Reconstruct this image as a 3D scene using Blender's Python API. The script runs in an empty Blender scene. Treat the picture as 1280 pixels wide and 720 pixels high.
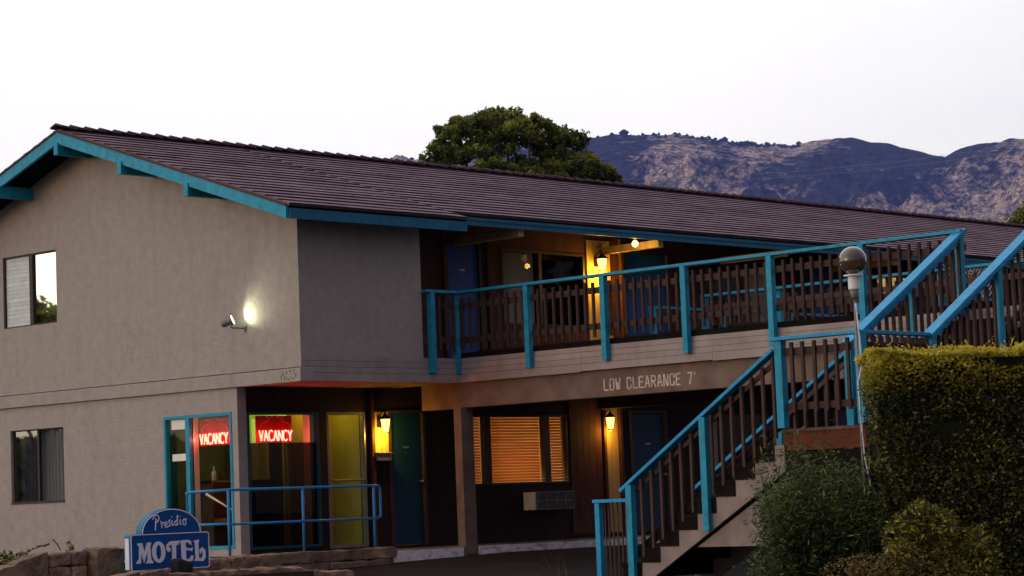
import bpy, math, random
import numpy as np
from mathutils import Vector, Matrix, noise
random.seed(7)
rng = np.random.default_rng(11)
R = math.radians
S = bpy.context.scene
COL = S.collection

# ------------------------------------------------------------------ camera
cam_d = bpy.data.cameras.new('camera')
cam = bpy.data.objects.new('camera', cam_d)
COL.objects.link(cam)
CAM = Vector((-23.035, -25.997, 0.5656))
F = Vector((0.72315394, 0.68513942, 0.08736337))
RT = Vector((0.68969285, -0.72309702, -0.03813758))
UP = Vector((-0.03704263, -0.08783323, 0.99544621))
cam.matrix_world = Matrix(((RT.x, UP.x, -F.x, CAM.x), (RT.y, UP.y, -F.y, CAM.y), (RT.z, UP.z, -F.z, CAM.z), (0, 0, 0, 1)))
cam_d.sensor_width = 36
cam_d.lens = 3054.4 * 36 / 1280
cam_d.clip_start = 0.5
cam_d.clip_end = 30000
S.camera = cam

# ------------------------------------------------------------------ sky, sun, exposure
SUN_ELEV, SUN_AZ = R(9), Vector((-0.93, 0.36, 0)).normalized()
world = bpy.data.worlds.new('World')
S.world = world
world.use_nodes = True
nt = world.node_tree
nt.nodes.clear()
out = nt.nodes.new('ShaderNodeOutputWorld')
sky = nt.nodes.new('ShaderNodeTexSky')
sky.sky_type = 'NISHITA'
sky.sun_disc = False
sky.sun_elevation = R(4)
sky.sun_rotation = math.atan2(SUN_AZ.x, SUN_AZ.y)
bg1 = nt.nodes.new('ShaderNodeBackground')
bg1.inputs['Strength'].default_value = 0.09
nt.links.new(sky.outputs[0], bg1.inputs['Color'])
# thin bright high cloud of dusk: pale over the afterglow side, blue-grey on the other side
tc = nt.nodes.new('ShaderNodeTexCoord')
dot = nt.nodes.new('ShaderNodeVectorMath'); dot.operation = 'DOT_PRODUCT'
dot.inputs[1].default_value = (0.06, 0.90, 0.42)
nt.links.new(tc.outputs['Generated'], dot.inputs[0])
ramp = nt.nodes.new('ShaderNodeValToRGB')
mr = nt.nodes.new('ShaderNodeMapRange')
mr.inputs['From Min'].default_value = -1; mr.inputs['From Max'].default_value = 1
nt.links.new(dot.outputs['Value'], mr.inputs['Value'])
nt.links.new(mr.outputs[0], ramp.inputs[0])
els = ramp.color_ramp.elements
els[0].position = 0.05; els[0].color = (0.055, 0.042, 0.062, 1)
els[1].position = 0.84; els[1].color = (1.0, 0.93, 0.875, 1)
e = els.new(0.42); e.color = (0.385, 0.268, 0.28, 1)
e = els.new(0.62); e.color = (0.44, 0.41, 0.46, 1)
nz = nt.nodes.new('ShaderNodeTexNoise'); nz.inputs['Scale'].default_value = 3.0; nz.inputs['Detail'].default_value = 5
mp = nt.nodes.new('ShaderNodeMapping'); mp.inputs['Scale'].default_value = (1, 1, 4)
nt.links.new(tc.outputs['Generated'], mp.inputs[0]); nt.links.new(mp.outputs[0], nz.inputs['Vector'])
mx = nt.nodes.new('ShaderNodeMix'); mx.data_type = 'RGBA'; mx.blend_type = 'MULTIPLY'
mx.inputs[0].default_value = 0.22
nt.links.new(ramp.outputs[0], mx.inputs[6]); nt.links.new(nz.outputs['Fac'], mx.inputs[7])
bg2 = nt.nodes.new('ShaderNodeBackground'); bg2.inputs['Strength'].default_value = 1.49
nt.links.new(mx.outputs[2], bg2.inputs['Color'])
add = nt.nodes.new('ShaderNodeAddShader')
nt.links.new(bg1.outputs[0], add.inputs[0]); nt.links.new(bg2.outputs[0], add.inputs[1])
nt.links.new(add.outputs[0], out.inputs['Surface'])

sl = bpy.data.lights.new('sun', 'SUN')
sl.energy = 0.28; sl.angle = R(25); sl.color = (1.0, 0.86, 0.74)
so = bpy.data.objects.new('sun', sl); COL.objects.link(so)
sd = Vector((SUN_AZ.x * math.cos(SUN_ELEV), SUN_AZ.y * math.cos(SUN_ELEV), math.sin(SUN_ELEV)))
so.rotation_euler = sd.to_track_quat('Z', 'Y').to_euler()
so.location = (-20, 10, 20)

S.view_settings.view_transform = 'Standard'
S.view_settings.look = 'None'
S.view_settings.exposure = 0.0
S.view_settings.gamma = 1
S.cycles.max_bounces = 6
S.cycles.transparent_max_bounces = 12
S.cycles.sample_clamp_indirect = 3
S.cycles.use_denoising = True

# ------------------------------------------------------------------ helpers
def wpos(o):
    v = Vector((0, 0, 0))
    while o is not None:
        v += Vector(o.location); o = o.parent
    return v

def tag(o, label=None, cat=None, group=None, kind=None):
    if label: o['label'] = label
    if cat: o['category'] = cat
    if group: o['group'] = group
    if kind: o['kind'] = kind
    return o

def empty(name, loc, label, cat, group=None):
    o = bpy.data.objects.new(name, None)
    o.empty_display_size = 0.2
    o.location = loc
    COL.objects.link(o)
    return tag(o, label, cat, group)

class MB:
    def __init__(s): s.v = []; s.f = []; s.a = []
    def add(s, vs, fs, a=None):
        n = len(s.v); s.v += [tuple(p) for p in vs]; s.f += [tuple(i + n for i in f) for f in fs]
        s.a += [random.random() if a is None else a] * len(fs)
    def hexa(s, p, a=None):
        s.add(p, [(0, 3, 2, 1), (4, 5, 6, 7), (0, 1, 5, 4), (1, 2, 6, 5), (2, 3, 7, 6), (3, 0, 4, 7)], a)
    def box(s, x0, x1, y0, y1, z0, z1, a=None):
        x0, x1 = sorted((x0, x1)); y0, y1 = sorted((y0, y1)); z0, z1 = sorted((z0, z1))
        s.hexa([(x0, y0, z0), (x1, y0, z0), (x1, y1, z0), (x0, y1, z0), (x0, y0, z1), (x1, y0, z1), (x1, y1, z1), (x0, y1, z1)], a)
    def bar(s, p0, p1, side, w, up, h, a=None):
        """box from p0 to p1; side, up unit-ish vectors; w,h full sizes, centred"""
        p0, p1, side, up = map(Vector, (p0, p1, side, up))
        side = side.normalized() * w / 2; up = up.normalized() * h / 2
        s.hexa([p0 - side - up, p0 + side - up, p1 + side - up, p1 - side - up, p0 - side + up, p0 + side + up, p1 + side + up, p1 - side + up], a)
    def prism(s, pts, axis, a0, a1, at=None):
        """polygon pts (2-D in the other two axes, in xyz order) extruded along axis"""
        def P(p, t):
            q = list(p); q.insert(axis, t); return tuple(q)
        n = len(pts)
        vs = [P(p, a0) for p in pts] + [P(p, a1) for p in pts]
        fs = [tuple(range(n))[::-1], tuple(range(n, 2 * n))] + [(i, (i + 1) % n, (i + 1) % n + n, i + n) for i in range(n)]
        s.add(vs, fs, at)
    def tube(s, pts, r, n=8, a=None, caps=True):
        pts = [Vector(p) for p in pts]
        rs = r if isinstance(r, (list, tuple)) else [r] * len(pts)
        vs = []; fs = []
        prev = None
        for i, p in enumerate(pts):
            t = (pts[min(i + 1, len(pts) - 1)] - pts[max(i - 1, 0)]).normalized()
            if prev is None:
                u = t.cross(Vector((0, 0, 1)))
                if u.length < 0.1: u = t.cross(Vector((1, 0, 0)))
            else:
                u = prev - t * prev.dot(t)
            u.normalize(); prev = u; w = t.cross(u)
            for k in range(n):
                an = 2 * math.pi * k / n
                vs.append(p + (u * math.cos(an) + w * math.sin(an)) * rs[i])
        for i in range(len(pts) - 1):
            for k in range(n):
                k2 = (k + 1) % n
                fs.append((i * n + k, i * n + k2, (i + 1) * n + k2, (i + 1) * n + k))
        if caps:
            fs.append(tuple(range(n))[::-1]); fs.append(tuple(range((len(pts) - 1) * n, len(pts) * n)))
        s.add(vs, fs, a)
    def lathe(s, c, prof, n=20, a=None):
        vs = []; fs = []
        for (r, z) in prof:
            for k in range(n):
                an = 2 * math.pi * k / n
                vs.append((c[0] + r * math.cos(an), c[1] + r * math.sin(an), c[2] + z))
        m = len(prof)
        for i in range(m - 1):
            for k in range(n):
                k2 = (k + 1) % n
                fs.append((i * n + k, i * n + k2, (i + 1) * n + k2, (i + 1) * n + k))
        fs.append(tuple(range(n))[::-1]); fs.append(tuple(range((m - 1) * n, m * n)))
        s.add(vs, fs, a)
    def build(s, name, mat, parent=None, smooth=False, origin=None, bevel=0):
        me = bpy.data.meshes.new(name)
        o = bpy.data.objects.new(name, me)
        base = wpos(parent) if parent else Vector((0, 0, 0))
        if origin is None: origin = base
        origin = Vector(origin)
        me.from_pydata([tuple(Vector(v) - origin) for v in s.v], [], s.f)
        o.location = origin - base
        at = me.attributes.new('tone', 'FLOAT', 'FACE'); at.data.foreach_set('value', s.a)
        if smooth: me.polygons.foreach_set('use_smooth', [True] * len(me.polygons))
        me.materials.append(mat)
        me.update()
        COL.objects.link(o)
        if parent: o.parent = parent
        if bevel:
            b = o.modifiers.new('edge', 'BEVEL'); b.width = bevel; b.segments = 2; b.limit_method = 'ANGLE'
        return o

def copy_to(o, parent, world_loc):
    c = o.copy(); COL.objects.link(c); c.parent = parent
    c.location = Vector(world_loc) - wpos(parent)
    return c

# ------------------------------------------------------------------ materials
def mat(name, color, rough=0.7, var=0.15, scale=6.0, bump=0.0, bscale=40.0, tone=0.0, metal=0.0, color2=None, emis=None, estr=0, spec=0.18, stretch=None, dirt=None):
    m = bpy.data.materials.new(name); m.use_nodes = True
    t = m.node_tree; L = t.links; p = t.nodes['Principled BSDF']
    p.inputs['Roughness'].default_value = rough; p.inputs['Metallic'].default_value = metal
    p.inputs['Specular IOR Level'].default_value = spec
    c = t.nodes.new('ShaderNodeTexCoord')
    vec = c.outputs['Object']
    if stretch:
        g = t.nodes.new('ShaderNodeMapping'); g.inputs['Scale'].default_value = stretch
        L.new(vec, g.inputs[0]); vec = g.outputs[0]
    n = t.nodes.new('ShaderNodeTexNoise'); n.inputs['Scale'].default_value = scale; n.inputs['Detail'].default_value = 8
    n.inputs['Roughness'].default_value = 0.6
    L.new(vec, n.inputs['Vector'])
    r = t.nodes.new('ShaderNodeValToRGB')
    c2 = color2 or tuple(x * (1 - 2 * var) for x in color)
    c1 = color if color2 else tuple(min(1, x * (1 + var)) for x in color)
    r.color_ramp.elements[0].position = 0.32; r.color_ramp.elements[0].color = (*c2, 1)
    r.color_ramp.elements[1].position = 0.68; r.color_ramp.elements[1].color = (*c1, 1)
    L.new(n.outputs['Fac'], r.inputs[0])
    colr = r.outputs[0]
    if tone:
        a = t.nodes.new('ShaderNodeAttribute'); a.attribute_name = 'tone'
        mm = t.nodes.new('ShaderNodeMapRange'); mm.inputs['To Min'].default_value = 1 - tone; mm.inputs['To Max'].default_value = 1 + tone
        L.new(a.outputs['Fac'], mm.inputs['Value'])
        h = t.nodes.new('ShaderNodeVectorMath'); h.operation = 'SCALE'
        L.new(colr, h.inputs[0]); L.new(mm.outputs[0], h.inputs['Scale']); colr = h.outputs[0]
    if dirt:
        dn = t.nodes.new('ShaderNodeTexNoise'); dn.inputs['Scale'].default_value = dirt[1]; dn.inputs['Detail'].default_value = 10
        dg = t.nodes.new('ShaderNodeMapping'); dg.inputs['Scale'].default_value = dirt[3]
        L.new(c.outputs['Object'], dg.inputs[0]); L.new(dg.outputs[0], dn.inputs['Vector'])
        dr = t.nodes.new('ShaderNodeMapRange'); dr.inputs['From Min'].default_value = 0.5; dr.inputs['From Max'].default_value = 0.75
        dr.inputs['To Max'].default_value = dirt[2]
        L.new(dn.outputs['Fac'], dr.inputs['Value'])
        dm = t.nodes.new('ShaderNodeMix'); dm.data_type = 'RGBA'
        L.new(dr.outputs[0], dm.inputs[0]); L.new(colr, dm.inputs[6]); dm.inputs[7].default_value = (*dirt[0], 1)
        colr = dm.outputs[2]
    L.new(colr, p.inputs['Base Color'])
    if bump:
        bn = t.nodes.new('ShaderNodeTexNoise'); bn.inputs['Scale'].default_value = bscale; bn.inputs['Detail'].default_value = 6
        L.new(vec, bn.inputs['Vector'])
        b = t.nodes.new('ShaderNodeBump'); b.inputs['Strength'].default_value = bump; b.inputs['Distance'].default_value = 0.02
        L.new(bn.outputs['Fac'], b.inputs['Height']); L.new(b.outputs[0], p.inputs['Normal'])
    if emis:
        p.inputs['Emission Color'].default_value = (*emis, 1); p.inputs['Emission Strength'].default_value = estr
    return m

M = {}
M['stucco'] = mat('stucco', (0.375, 0.35, 0.335), 0.95, 0.055, 7, 0.6, 32, dirt=((0.23, 0.20, 0.185), 2.2, 0.28, (2, 2, 0.5)), spec=0.1)
M['beamstucco'] = mat('beamstucco', (0.20, 0.15, 0.125), 0.95, 0.14, 3, 0.6, 16, dirt=((0.07, 0.05, 0.04), 2, 0.5, (1, 1, 0.6)), spec=0.1)  # browner stucco with the shade under the deck put into its colour
M['siding'] = mat('siding', (0.36, 0.32, 0.31), 0.8, 0.10, 3, 0.2, 30, tone=0.05, dirt=((0.16, 0.13, 0.12), 2.0, 0.4, (1, 1, 0.3)))
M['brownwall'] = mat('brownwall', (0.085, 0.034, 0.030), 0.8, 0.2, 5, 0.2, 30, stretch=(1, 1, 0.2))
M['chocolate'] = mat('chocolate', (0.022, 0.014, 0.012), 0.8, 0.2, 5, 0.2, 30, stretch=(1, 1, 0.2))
M['panel'] = mat('panel', (0.48, 0.34, 0.15), 0.8, 0.15, 6, 0.3, 30, stretch=(1, 1, 0.15))
M['teal'] = mat('teal', (0.016, 0.31, 0.50), 0.5, 0.10, 9, 0.15, 40, tone=0.06, dirt=((0.03, 0.15, 0.21), 9, 0.7, (1, 1, 0.6)))
M['rail_blue'] = mat('rail_blue', (0.016, 0.31, 0.60), 0.45, 0.10, 9, 0.15, 40, dirt=((0.03, 0.15, 0.28), 5, 0.5, (1, 1, 0.5)))
M['doorblue'] = mat('doorblue', (0.012, 0.085, 0.36), 0.45, 0.06, 3)
M['baluster'] = mat('baluster', (0.080, 0.050, 0.044), 0.85, 0.2, 8, 0.3, 40, tone=0.2, stretch=(1, 1, 0.2))
M['shingle'] = mat('shingle', (0.19, 0.128, 0.168), 0.85, 0.18, 2, 0.2, 30, tone=0.10)
M['doorblue_shaded'] = mat('doorblue_shaded', (0.005, 0.040, 0.10), 0.5, 0.06, 3)  # darkened copy of the blue door paint, under-deck shade put into the colour
M['fascia'] = mat('fascia', (0.014, 0.15, 0.28), 0.5, 0.12, 5)
M['frameteal'] = mat('frameteal', (0.01, 0.07, 0.12), 0.5, 0.1, 6)
M['capwood'] = mat('capwood', (0.10, 0.065, 0.08), 0.9, 0.2, 4, tone=.2)
M['deckwood'] = mat('deckwood', (0.12, 0.075, 0.06), 0.85, 0.2, 6, 0.3, 40, tone=0.2)
M['redwood'] = mat('redwood', (0.105, 0.030, 0.011), 0.8, 0.25, 5, 0.4, 30, stretch=(0.3, 0.3, 1.5), tone=0.15)
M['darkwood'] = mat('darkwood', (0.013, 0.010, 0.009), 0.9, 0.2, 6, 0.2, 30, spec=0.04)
M['fadedmark'] = mat('fadedmark', (0.15, 0.12, 0.10), 0.9, 0.2, 20)
M['beamlight'] = mat('beamlight', (0.27, 0.225, 0.21), 0.9, 0.12, 4, 0.3, 30)
M['asphalt'] = mat('asphalt', (0.009, 0.0088, 0.0102), 0.9, 0.3, 0.6, 0.5, 80, dirt=((0.030, 0.028, 0.028), 1.1, 0.6, (1, 1, 1)))
M['soil'] = mat('soil', (0.06, 0.042, 0.03), 1, 0.3, 5, 0.8, 30)
M['concrete'] = mat('concrete', (0.16, 0.14, 0.13), 0.9, 0.15, 4, 0.4, 50, dirt=((0.07, 0.05, 0.045), 3, 0.6, (1, 1, 1)))
M['kerbpaint'] = mat('kerbpaint', (0.84, 0.82, 0.97), 0.7, 0.10, 8, 0.3, 40, dirt=((0.12, 0.1, 0.1), 6, 0.9, (1, 1, 2)))
M['stone'] = mat('stone', (0.27, 0.19, 0.135), 0.95, 0.25, 5, 0.9, 16, tone=0.22, dirt=((0.09, 0.065, 0.05), 4, 0.7, (1, 1, 1)))
M['white'] = mat('white', (0.72, 0.74, 0.76), 0.6, 0.05, 5)
M['cream'] = mat('cream', (0.55, 0.50, 0.42), 0.7, 0.08, 5)
M['curtain'] = mat('curtain', (0.78, 0.70, 0.64), 0.95, 0.12, 3, stretch=(1, 1, 0.1))
M['drape'] = mat('drape', (0.42, 0.43, 0.45), 0.95, 0.12, 3, stretch=(1, 1, 0.1))
M['signblue'] = mat('signblue', (0.008, 0.085, 0.33), 0.35, 0.05, 4)
M['signrim'] = mat('signrim', (0.02, 0.17, 0.30), 0.4, 0.06, 5)
M['signletter'] = mat('signletter', (0.82, 0.84, 0.98), 0.5, 0.05, 9)
M['signwhite'] = mat('signwhite', (0.72, 0.82, 0.95), 0.5, 0.05, 9)
M['stencil'] = mat('stencil', (0.62, 0.55, 0.50), 0.8, 0.25, 18)
M['black'] = mat('black', (0.012, 0.012, 0.013), 0.5, 0.1, 9)
M['metal'] = mat('metal', (0.30, 0.31, 0.30), 0.35, 0.12, 12, metal=0.8)
M['greymetal'] = mat('greymetal', (0.20, 0.21, 0.21), 0.5, 0.12, 9, metal=0.3)
M['piperail'] = mat('piperail', (0.025, 0.23, 0.52), 0.4, 0.08, 8, dirt=((0.1, 0.12, 0.2), 8, 0.5, (1, 1, 1)))
M['bark'] = mat('bark', (0.07, 0.05, 0.038), 0.95, 0.3, 6, 0.8, 20)
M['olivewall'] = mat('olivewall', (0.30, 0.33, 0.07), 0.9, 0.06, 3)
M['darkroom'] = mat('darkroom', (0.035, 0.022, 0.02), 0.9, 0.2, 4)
M['counter'] = mat('counter', (0.05, 0.025, 0.018), 0.5, 0.2, 6)
M['redboard'] = mat('redboard', (0.42, 0.005, 0.008), 0.6, 0.08, 6)
M['neon'] = mat('neon', (1, 0.4, 0.3), emis=(1.0, 0.24, 0.17), estr=4.2)
M['amberglow'] = mat('amberglow', (1, 0.8, 0.4), emis=(1.0, 0.58, 0.12), estr=4.5)
M['bulbglow'] = mat('bulbglow', (1, 0.8, 0.4), emis=(1.0, 0.60, 0.18), estr=4.5)
M['floodglow'] = mat('floodglow', (1, 1, 0.8), emis=(0.95, 1.0, 0.62), estr=10.0)
M['plasticwhite'] = mat('plasticwhite', (0.75, 0.78, 0.80), 0.4, 0.04, 9)
M['wintrim'] = mat('wintrim', (0.05, 0.035, 0.035), 0.5, 0.15, 9)
M['reflection_white'] = mat('reflection_white', (0.8, 0.82, 0.75), 0.8, 0.03, 9)

def glass(name, refl=0.3, tint=(0.9, 0.95, 0.95), ior=1.5):
    m = bpy.data.materials.new(name); m.use_nodes = True
    t = m.node_tree; t.nodes.remove(t.nodes['Principled BSDF'])
    o = t.nodes['Material Output']
    tr = t.nodes.new('ShaderNodeBsdfTransparent'); tr.inputs[0].default_value = (*tint, 1)
    gl = t.nodes.new('ShaderNodeBsdfGlossy'); gl.inputs['Roughness'].default_value = 0.015; gl.inputs['Color'].default_value = (0.95, 0.97, 0.88, 1)
    lw = t.nodes.new('ShaderNodeFresnel'); lw.inputs[0].default_value = ior
    ad = t.nodes.new('ShaderNodeMath'); ad.operation = 'ADD'; ad.use_clamp = True; ad.inputs[1].default_value = refl
    t.links.new(lw.outputs[0], ad.inputs[0])
    ge = t.nodes.new('ShaderNodeNewGeometry'); iv = t.nodes.new('ShaderNodeMath'); iv.operation = 'SUBTRACT'; iv.inputs[0].default_value = 1
    mu = t.nodes.new('ShaderNodeMath'); mu.operation = 'MULTIPLY'
    t.links.new(ge.outputs['Backfacing'], iv.inputs[1]); t.links.new(ad.outputs[0], mu.inputs[0]); t.links.new(iv.outputs[0], mu.inputs[1])
    mi = t.nodes.new('ShaderNodeMixShader')
    t.links.new(mu.outputs[0], mi.inputs[0]); t.links.new(tr.outputs[0], mi.inputs[1]); t.links.new(gl.outputs[0], mi.inputs[2])
    t.links.new(mi.outputs[0], o.inputs[0])
    return m
M['glass'] = glass('glass', 0.0, (0.9, 0.93, 0.9), 1.28)
M['mirrorglass'] = glass('mirrorglass', 0.80, (0.3, 0.3, 0.3))
M['darkglass'] = glass('darkglass', 0.0, (0.8, 0.82, 0.82), 1.18)
M['tint'] = glass('tint', 0.0, (0.26, 0.18, 0.11), 1.22)

def blindmat():
    m = bpy.data.materials.new('blind'); m.use_nodes = True
    t = m.node_tree; t.nodes.remove(t.nodes['Principled BSDF']); o = t.nodes['Material Output']
    d = t.nodes.new('ShaderNodeBsdfDiffuse'); d.inputs[0].default_value = (0.5, 0.36, 0.22, 1)
    r = t.nodes.new('ShaderNodeBsdfTranslucent'); r.inputs[0].default_value = (0.42, 0.20, 0.05, 1)
    x = t.nodes.new('ShaderNodeMixShader'); x.inputs[0].default_value = 0.55
    t.links.new(d.outputs[0], x.inputs[1]); t.links.new(r.outputs[0], x.inputs[2]); t.links.new(x.outputs[0], o.inputs[0])
    return m
M['blind'] = blindmat()

def leafmat(name, c_dark, c_light, trans=0.25, top=None, rough=0.55):
    """leaf colour varies leaf by leaf; top=(z0,z1,colour): new growth near the clipped top"""
    m = bpy.data.materials.new(name); m.use_nodes = True
    t = m.node_tree; L = t.links; p = t.nodes['Principled BSDF']; o = t.nodes['Material Output']
    a = t.nodes.new('ShaderNodeAttribute'); a.attribute_name = 'tone'
    mx = t.nodes.new('ShaderNodeMix'); mx.data_type = 'RGBA'
    L.new(a.outputs['Fac'], mx.inputs[0]); mx.inputs[6].default_value = (*c_dark, 1); mx.inputs[7].default_value = (*c_light, 1)
    c = mx.outputs[2]
    if top:
        g = t.nodes.new('ShaderNodeTexCoord'); sp = t.nodes.new('ShaderNodeSeparateXYZ')
        L.new(g.outputs['Object'], sp.inputs[0])
        nn = t.nodes.new('ShaderNodeTexNoise'); nn.inputs['Scale'].default_value = 3; L.new(g.outputs['Object'], nn.inputs['Vector'])
        ma = t.nodes.new('ShaderNodeMath'); ma.operation = 'MULTIPLY_ADD'; ma.inputs[1].default_value = top[3]
        L.new(nn.outputs['Fac'], ma.inputs[0]); L.new(sp.outputs['Z'], ma.inputs[2])
        mr_ = t.nodes.new('ShaderNodeMapRange'); mr_.inputs['From Min'].default_value = top[0]; mr_.inputs['From Max'].default_value = top[1]
        L.new(ma.outputs[0], mr_.inputs['Value'])
        m2 = t.nodes.new('ShaderNodeMix'); m2.data_type = 'RGBA'
        L.new(mr_.outputs[0], m2.inputs[0]); L.new(c, m2.inputs[6]); m2.inputs[7].default_value = (*top[2], 1); c = m2.outputs[2]
    L.new(c, p.inputs['Base Color']); p.inputs['Roughness'].default_value = rough
    p.inputs['Specular IOR Level'].default_value = 0.35
    tl = t.nodes.new('ShaderNodeBsdfTranslucent'); L.new(c, tl.inputs[0])
    mi = t.nodes.new('ShaderNodeMixShader'); mi.inputs[0].default_value = trans
    L.new(p.outputs[0], mi.inputs[1]); L.new(tl.outputs[0], mi.inputs[2]); L.new(mi.outputs[0], o.inputs[0])
    return m

def leaves(name, pts, size, aspect, material, parent=None, out=None, tones=None, droop=0.0):
    """pts Nx3; each leaf a small folded diamond with its own heading"""
    n = len(pts); pts = np.asarray(pts, float)
    d = rng.normal(size=(n, 3)); d[:, 2] = d[:, 2] * 0.7 - droop
    if out is not None: d = d + out * 0.6
    d /= np.linalg.norm(d, axis=1)[:, None] + 1e-9
    q = rng.normal(size=(n, 3)); s = np.cross(d, q); s /= np.linalg.norm(s, axis=1)[:, None] + 1e-9
    L = size * rng.uniform(0.6, 1.35, (n, 1)); W = L * aspect
    a = pts - d * L / 2; b = pts + s * W / 2; c = pts + d * L / 2; e_ = pts - s * W / 2
    v = np.stack([a, b, c, e_], 1).reshape(-1, 3)
    base = np.array(wpos(parent)) if parent else np.zeros(3)
    me = bpy.data.meshes.new(name)
    me.vertices.add(4 * n); me.vertices.foreach_set('co', (v - base).ravel())
    me.loops.add(4 * n); me.loops.foreach_set('vertex_index', np.arange(4 * n))
    me.polygons.add(n); me.polygons.foreach_set('loop_start', np.arange(n) * 4); me.polygons.foreach_set('loop_total', np.full(n, 4))
    at = me.attributes.new('tone', 'FLOAT', 'FACE')
    at.data.foreach_set('value', rng.random(n) ** 1.6 if tones is None else tones)
    me.materials.append(material); me.update(); me.validate()
    o = bpy.data.objects.new(name, me); COL.objects.link(o)
    if parent: o.parent = parent
    return o

# ------------------------------------------------------------------ ground
def gz(x, y):
    z = -0.18
    if y < 0: z -= 0.033 * min(-y, 45)
    if x < 1.6: z -= 0.062 * min(1.6 - x, 4)
    return z
def ground():
    xs = [-350, -150, -60, -30] + [x for x in np.arange(-20, 40.1, 4)] + [60, 150, 600, 3000, 5400]
    ys = [-2400, -600, -150, -60, -45, -30, -20, -14, -10, -8, -6, -4, -2, 0, 4, 20, 60, 150, 600, 3000, 5400]
    m = MB()
    vs = [(x, y, gz(x, y) + (noise.noise(Vector((x * .3, y * .3, 0))) * 0.02 if abs(y) < 40 else 0)) for y in ys for x in xs]
    nx = len(xs)
    fs = [(j * nx + i, j * nx + i + 1, (j + 1) * nx + i + 1, (j + 1) * nx + i) for j in range(len(ys) - 1) for i in range(nx - 1)]
    m.add(vs, fs)
    o = m.build('ground', M['asphalt']); tag(o, kind='structure')
ground()
m = MB()   # raised walkway slab along the rooms, around the office corner
m.box(-1.42, 3.13, 0.012, 1.43, -0.6, -0.072); m.box(3.13, 22, 0.012, 1.43, -0.6, -0.074)
m.box(-1.42, 0.0, 1.43, 3.3, -0.6, -0.073)
tag(m.build('walkway', M['concrete']), kind='structure')
m = MB()
for x0, x1 in ((1.66, 3.12), (3.46, 8.2), (9.6, 14)):
    n = int((x1 - x0) / 0.3)
    for i in range(n):
        a = x0 + (x1 - x0) * i / n; b = x0 + (x1 - x0) * (i + 1) / n
        m.box(a, b, -0.02 + random.uniform(0, .004), 0.01, -0.30, -0.071 + random.uniform(-.006, .004))
tag(m.build('kerb', M['kerbpaint']), kind='structure')
m = MB()
m.box(-14, -1.42, -0.9, 14, -1, -0.02)
m.box(-14, -2.2, -2.6, -0.9, -1, -0.20); m.box(-2.2, -1.5, -1.6, -.9, -1, -.40)
tag(m.build('soil_bed', M['soil']), kind='structure')

# ------------------------------------------------------------------ the motel
motel = empty('motel_building', (0, 0, 0), 'two-storey taupe stucco motel with brown shingle gable roof and teal trim', 'building')
SL = 0.328
def zt(y): return 4.99 + SL * (y + 0.05)        # shingle surface, south slope
RIDGE = 4.80

def grid_wall(mb, axis, c0, c1, u0, u1, z0, z1, holes):
    us = sorted({u0, u1, *[h[0] for h in holes], *[h[1] for h in holes]})
    zs = sorted({z0, z1, *[h[2] for h in holes], *[h[3] for h in holes]})
    for i in range(len(us) - 1):
        for j in range(len(zs) - 1):
            um = (us[i] + us[i + 1]) / 2; zm = (zs[j] + zs[j + 1]) / 2
            if any(h[0] < um < h[1] and h[2] < zm < h[3] for h in holes): continue
            if axis == 0: mb.box(c0, c1, us[i], us[i + 1], zs[j], zs[j + 1], 0.5)
            else: mb.box(us[i], us[i + 1], c0, c1, zs[j], zs[j + 1], 0.5)

WU = (5.77, 7.22, 3.68, 4.84)     # upper gable window  (Y0,Y1,Z0,Z1)
WG = (5.67, 7.10, 0.86, 2.02)     # ground gable window
WO = (1.56, 3.14, 0.05, 2.04)     # office corner window on the gable side
# gable wall
m = MB()
grid_wall(m, 0, 0.0, 0.2, 0.0, 9.6, 2.6, 4.85, [WU])
y_s, y_e = 0.0, 9.6
m.prism([(y_s, 4.85), (y_e, 4.85), (RIDGE, zt(RIDGE) - 0.13)], 0, 0.0, 0.2, 0.5)
o = m.build('gable_wall', M['stucco'], motel)
m = MB()
grid_wall(m, 0, 0.0, 0.2, 1.43, 9.6, -0.6, 2.385, [WG, WO])
m.build('ground_floor_wall', M['stucco'], motel)
m = MB()
m.box(-0.045, 0.2, -0.03, 9.65, 2.39, 2.585, 0.5)
m.build('floor_band', M['stucco'], motel, bevel=0.006)
m = MB()
for (y, z, l, w) in ((.10, 2.54, .05, .012), (.17, 2.545, .03, .03), (.26, 2.53, .04, .02), (.33, 2.51, .06, .01), (.38, 2.46, .07, .012), (.31, 2.44, .06, .012), (.27, 2.45, .05, .012), (.2, 2.43, .015, .05), (.12, 2.44, .02, .03), (.06, 2.48, .07, .018), (.36, 2.5, .05, .01)):
    m = MB(); m.box(-0.047, -0.0455, y, y + w, z - l / 2, z + l / 2); m.build('faded_mark', M['fadedmark'], motel)
# upper side wall over the entry (faces the lot)
m = MB()
m.box(0.2, 2.43, 0.0, 0.16, 2.762, 4.95, 0.5)
m.box(2.27, 2.43, 0.16, 1.43, 2.762, 5.0, 0.5)
m.build('side_wall', M['stucco'], motel)
# horizontal siding skirt, wraps from the side wall on to the bridge
FX = 3.2
m = MB()
rows = [(2.40, 2.515), (2.52, 2.60), (2.605, 2.685), (2.69, 2.76)]
for i, (a, b) in enumerate(rows):
    m.box(0.05, 2.43, -0.012 - 0.004 * (3 - i), 0.10, a, b)
    m.box(2.43, FX, -0.010 - 0.004 * (3 - i), 0.10, a, b)
m.build('siding_skirt', M['siding'], motel)
m = MB()
for i, (a, b) in enumerate(rows):
    y = -0.02
    while y > -10.3:
        y2 = max(y - 2.44, -10.3)
        m.box(FX - 0.010 - 0.004 * (3 - i), FX + 0.05, y - 0.004, y2, a + (0.012 if y < -1.2 and y > -3 and i == 0 else 0), b)
        y = y2
m.build('bridge_fascia', M['siding'], motel)
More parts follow.
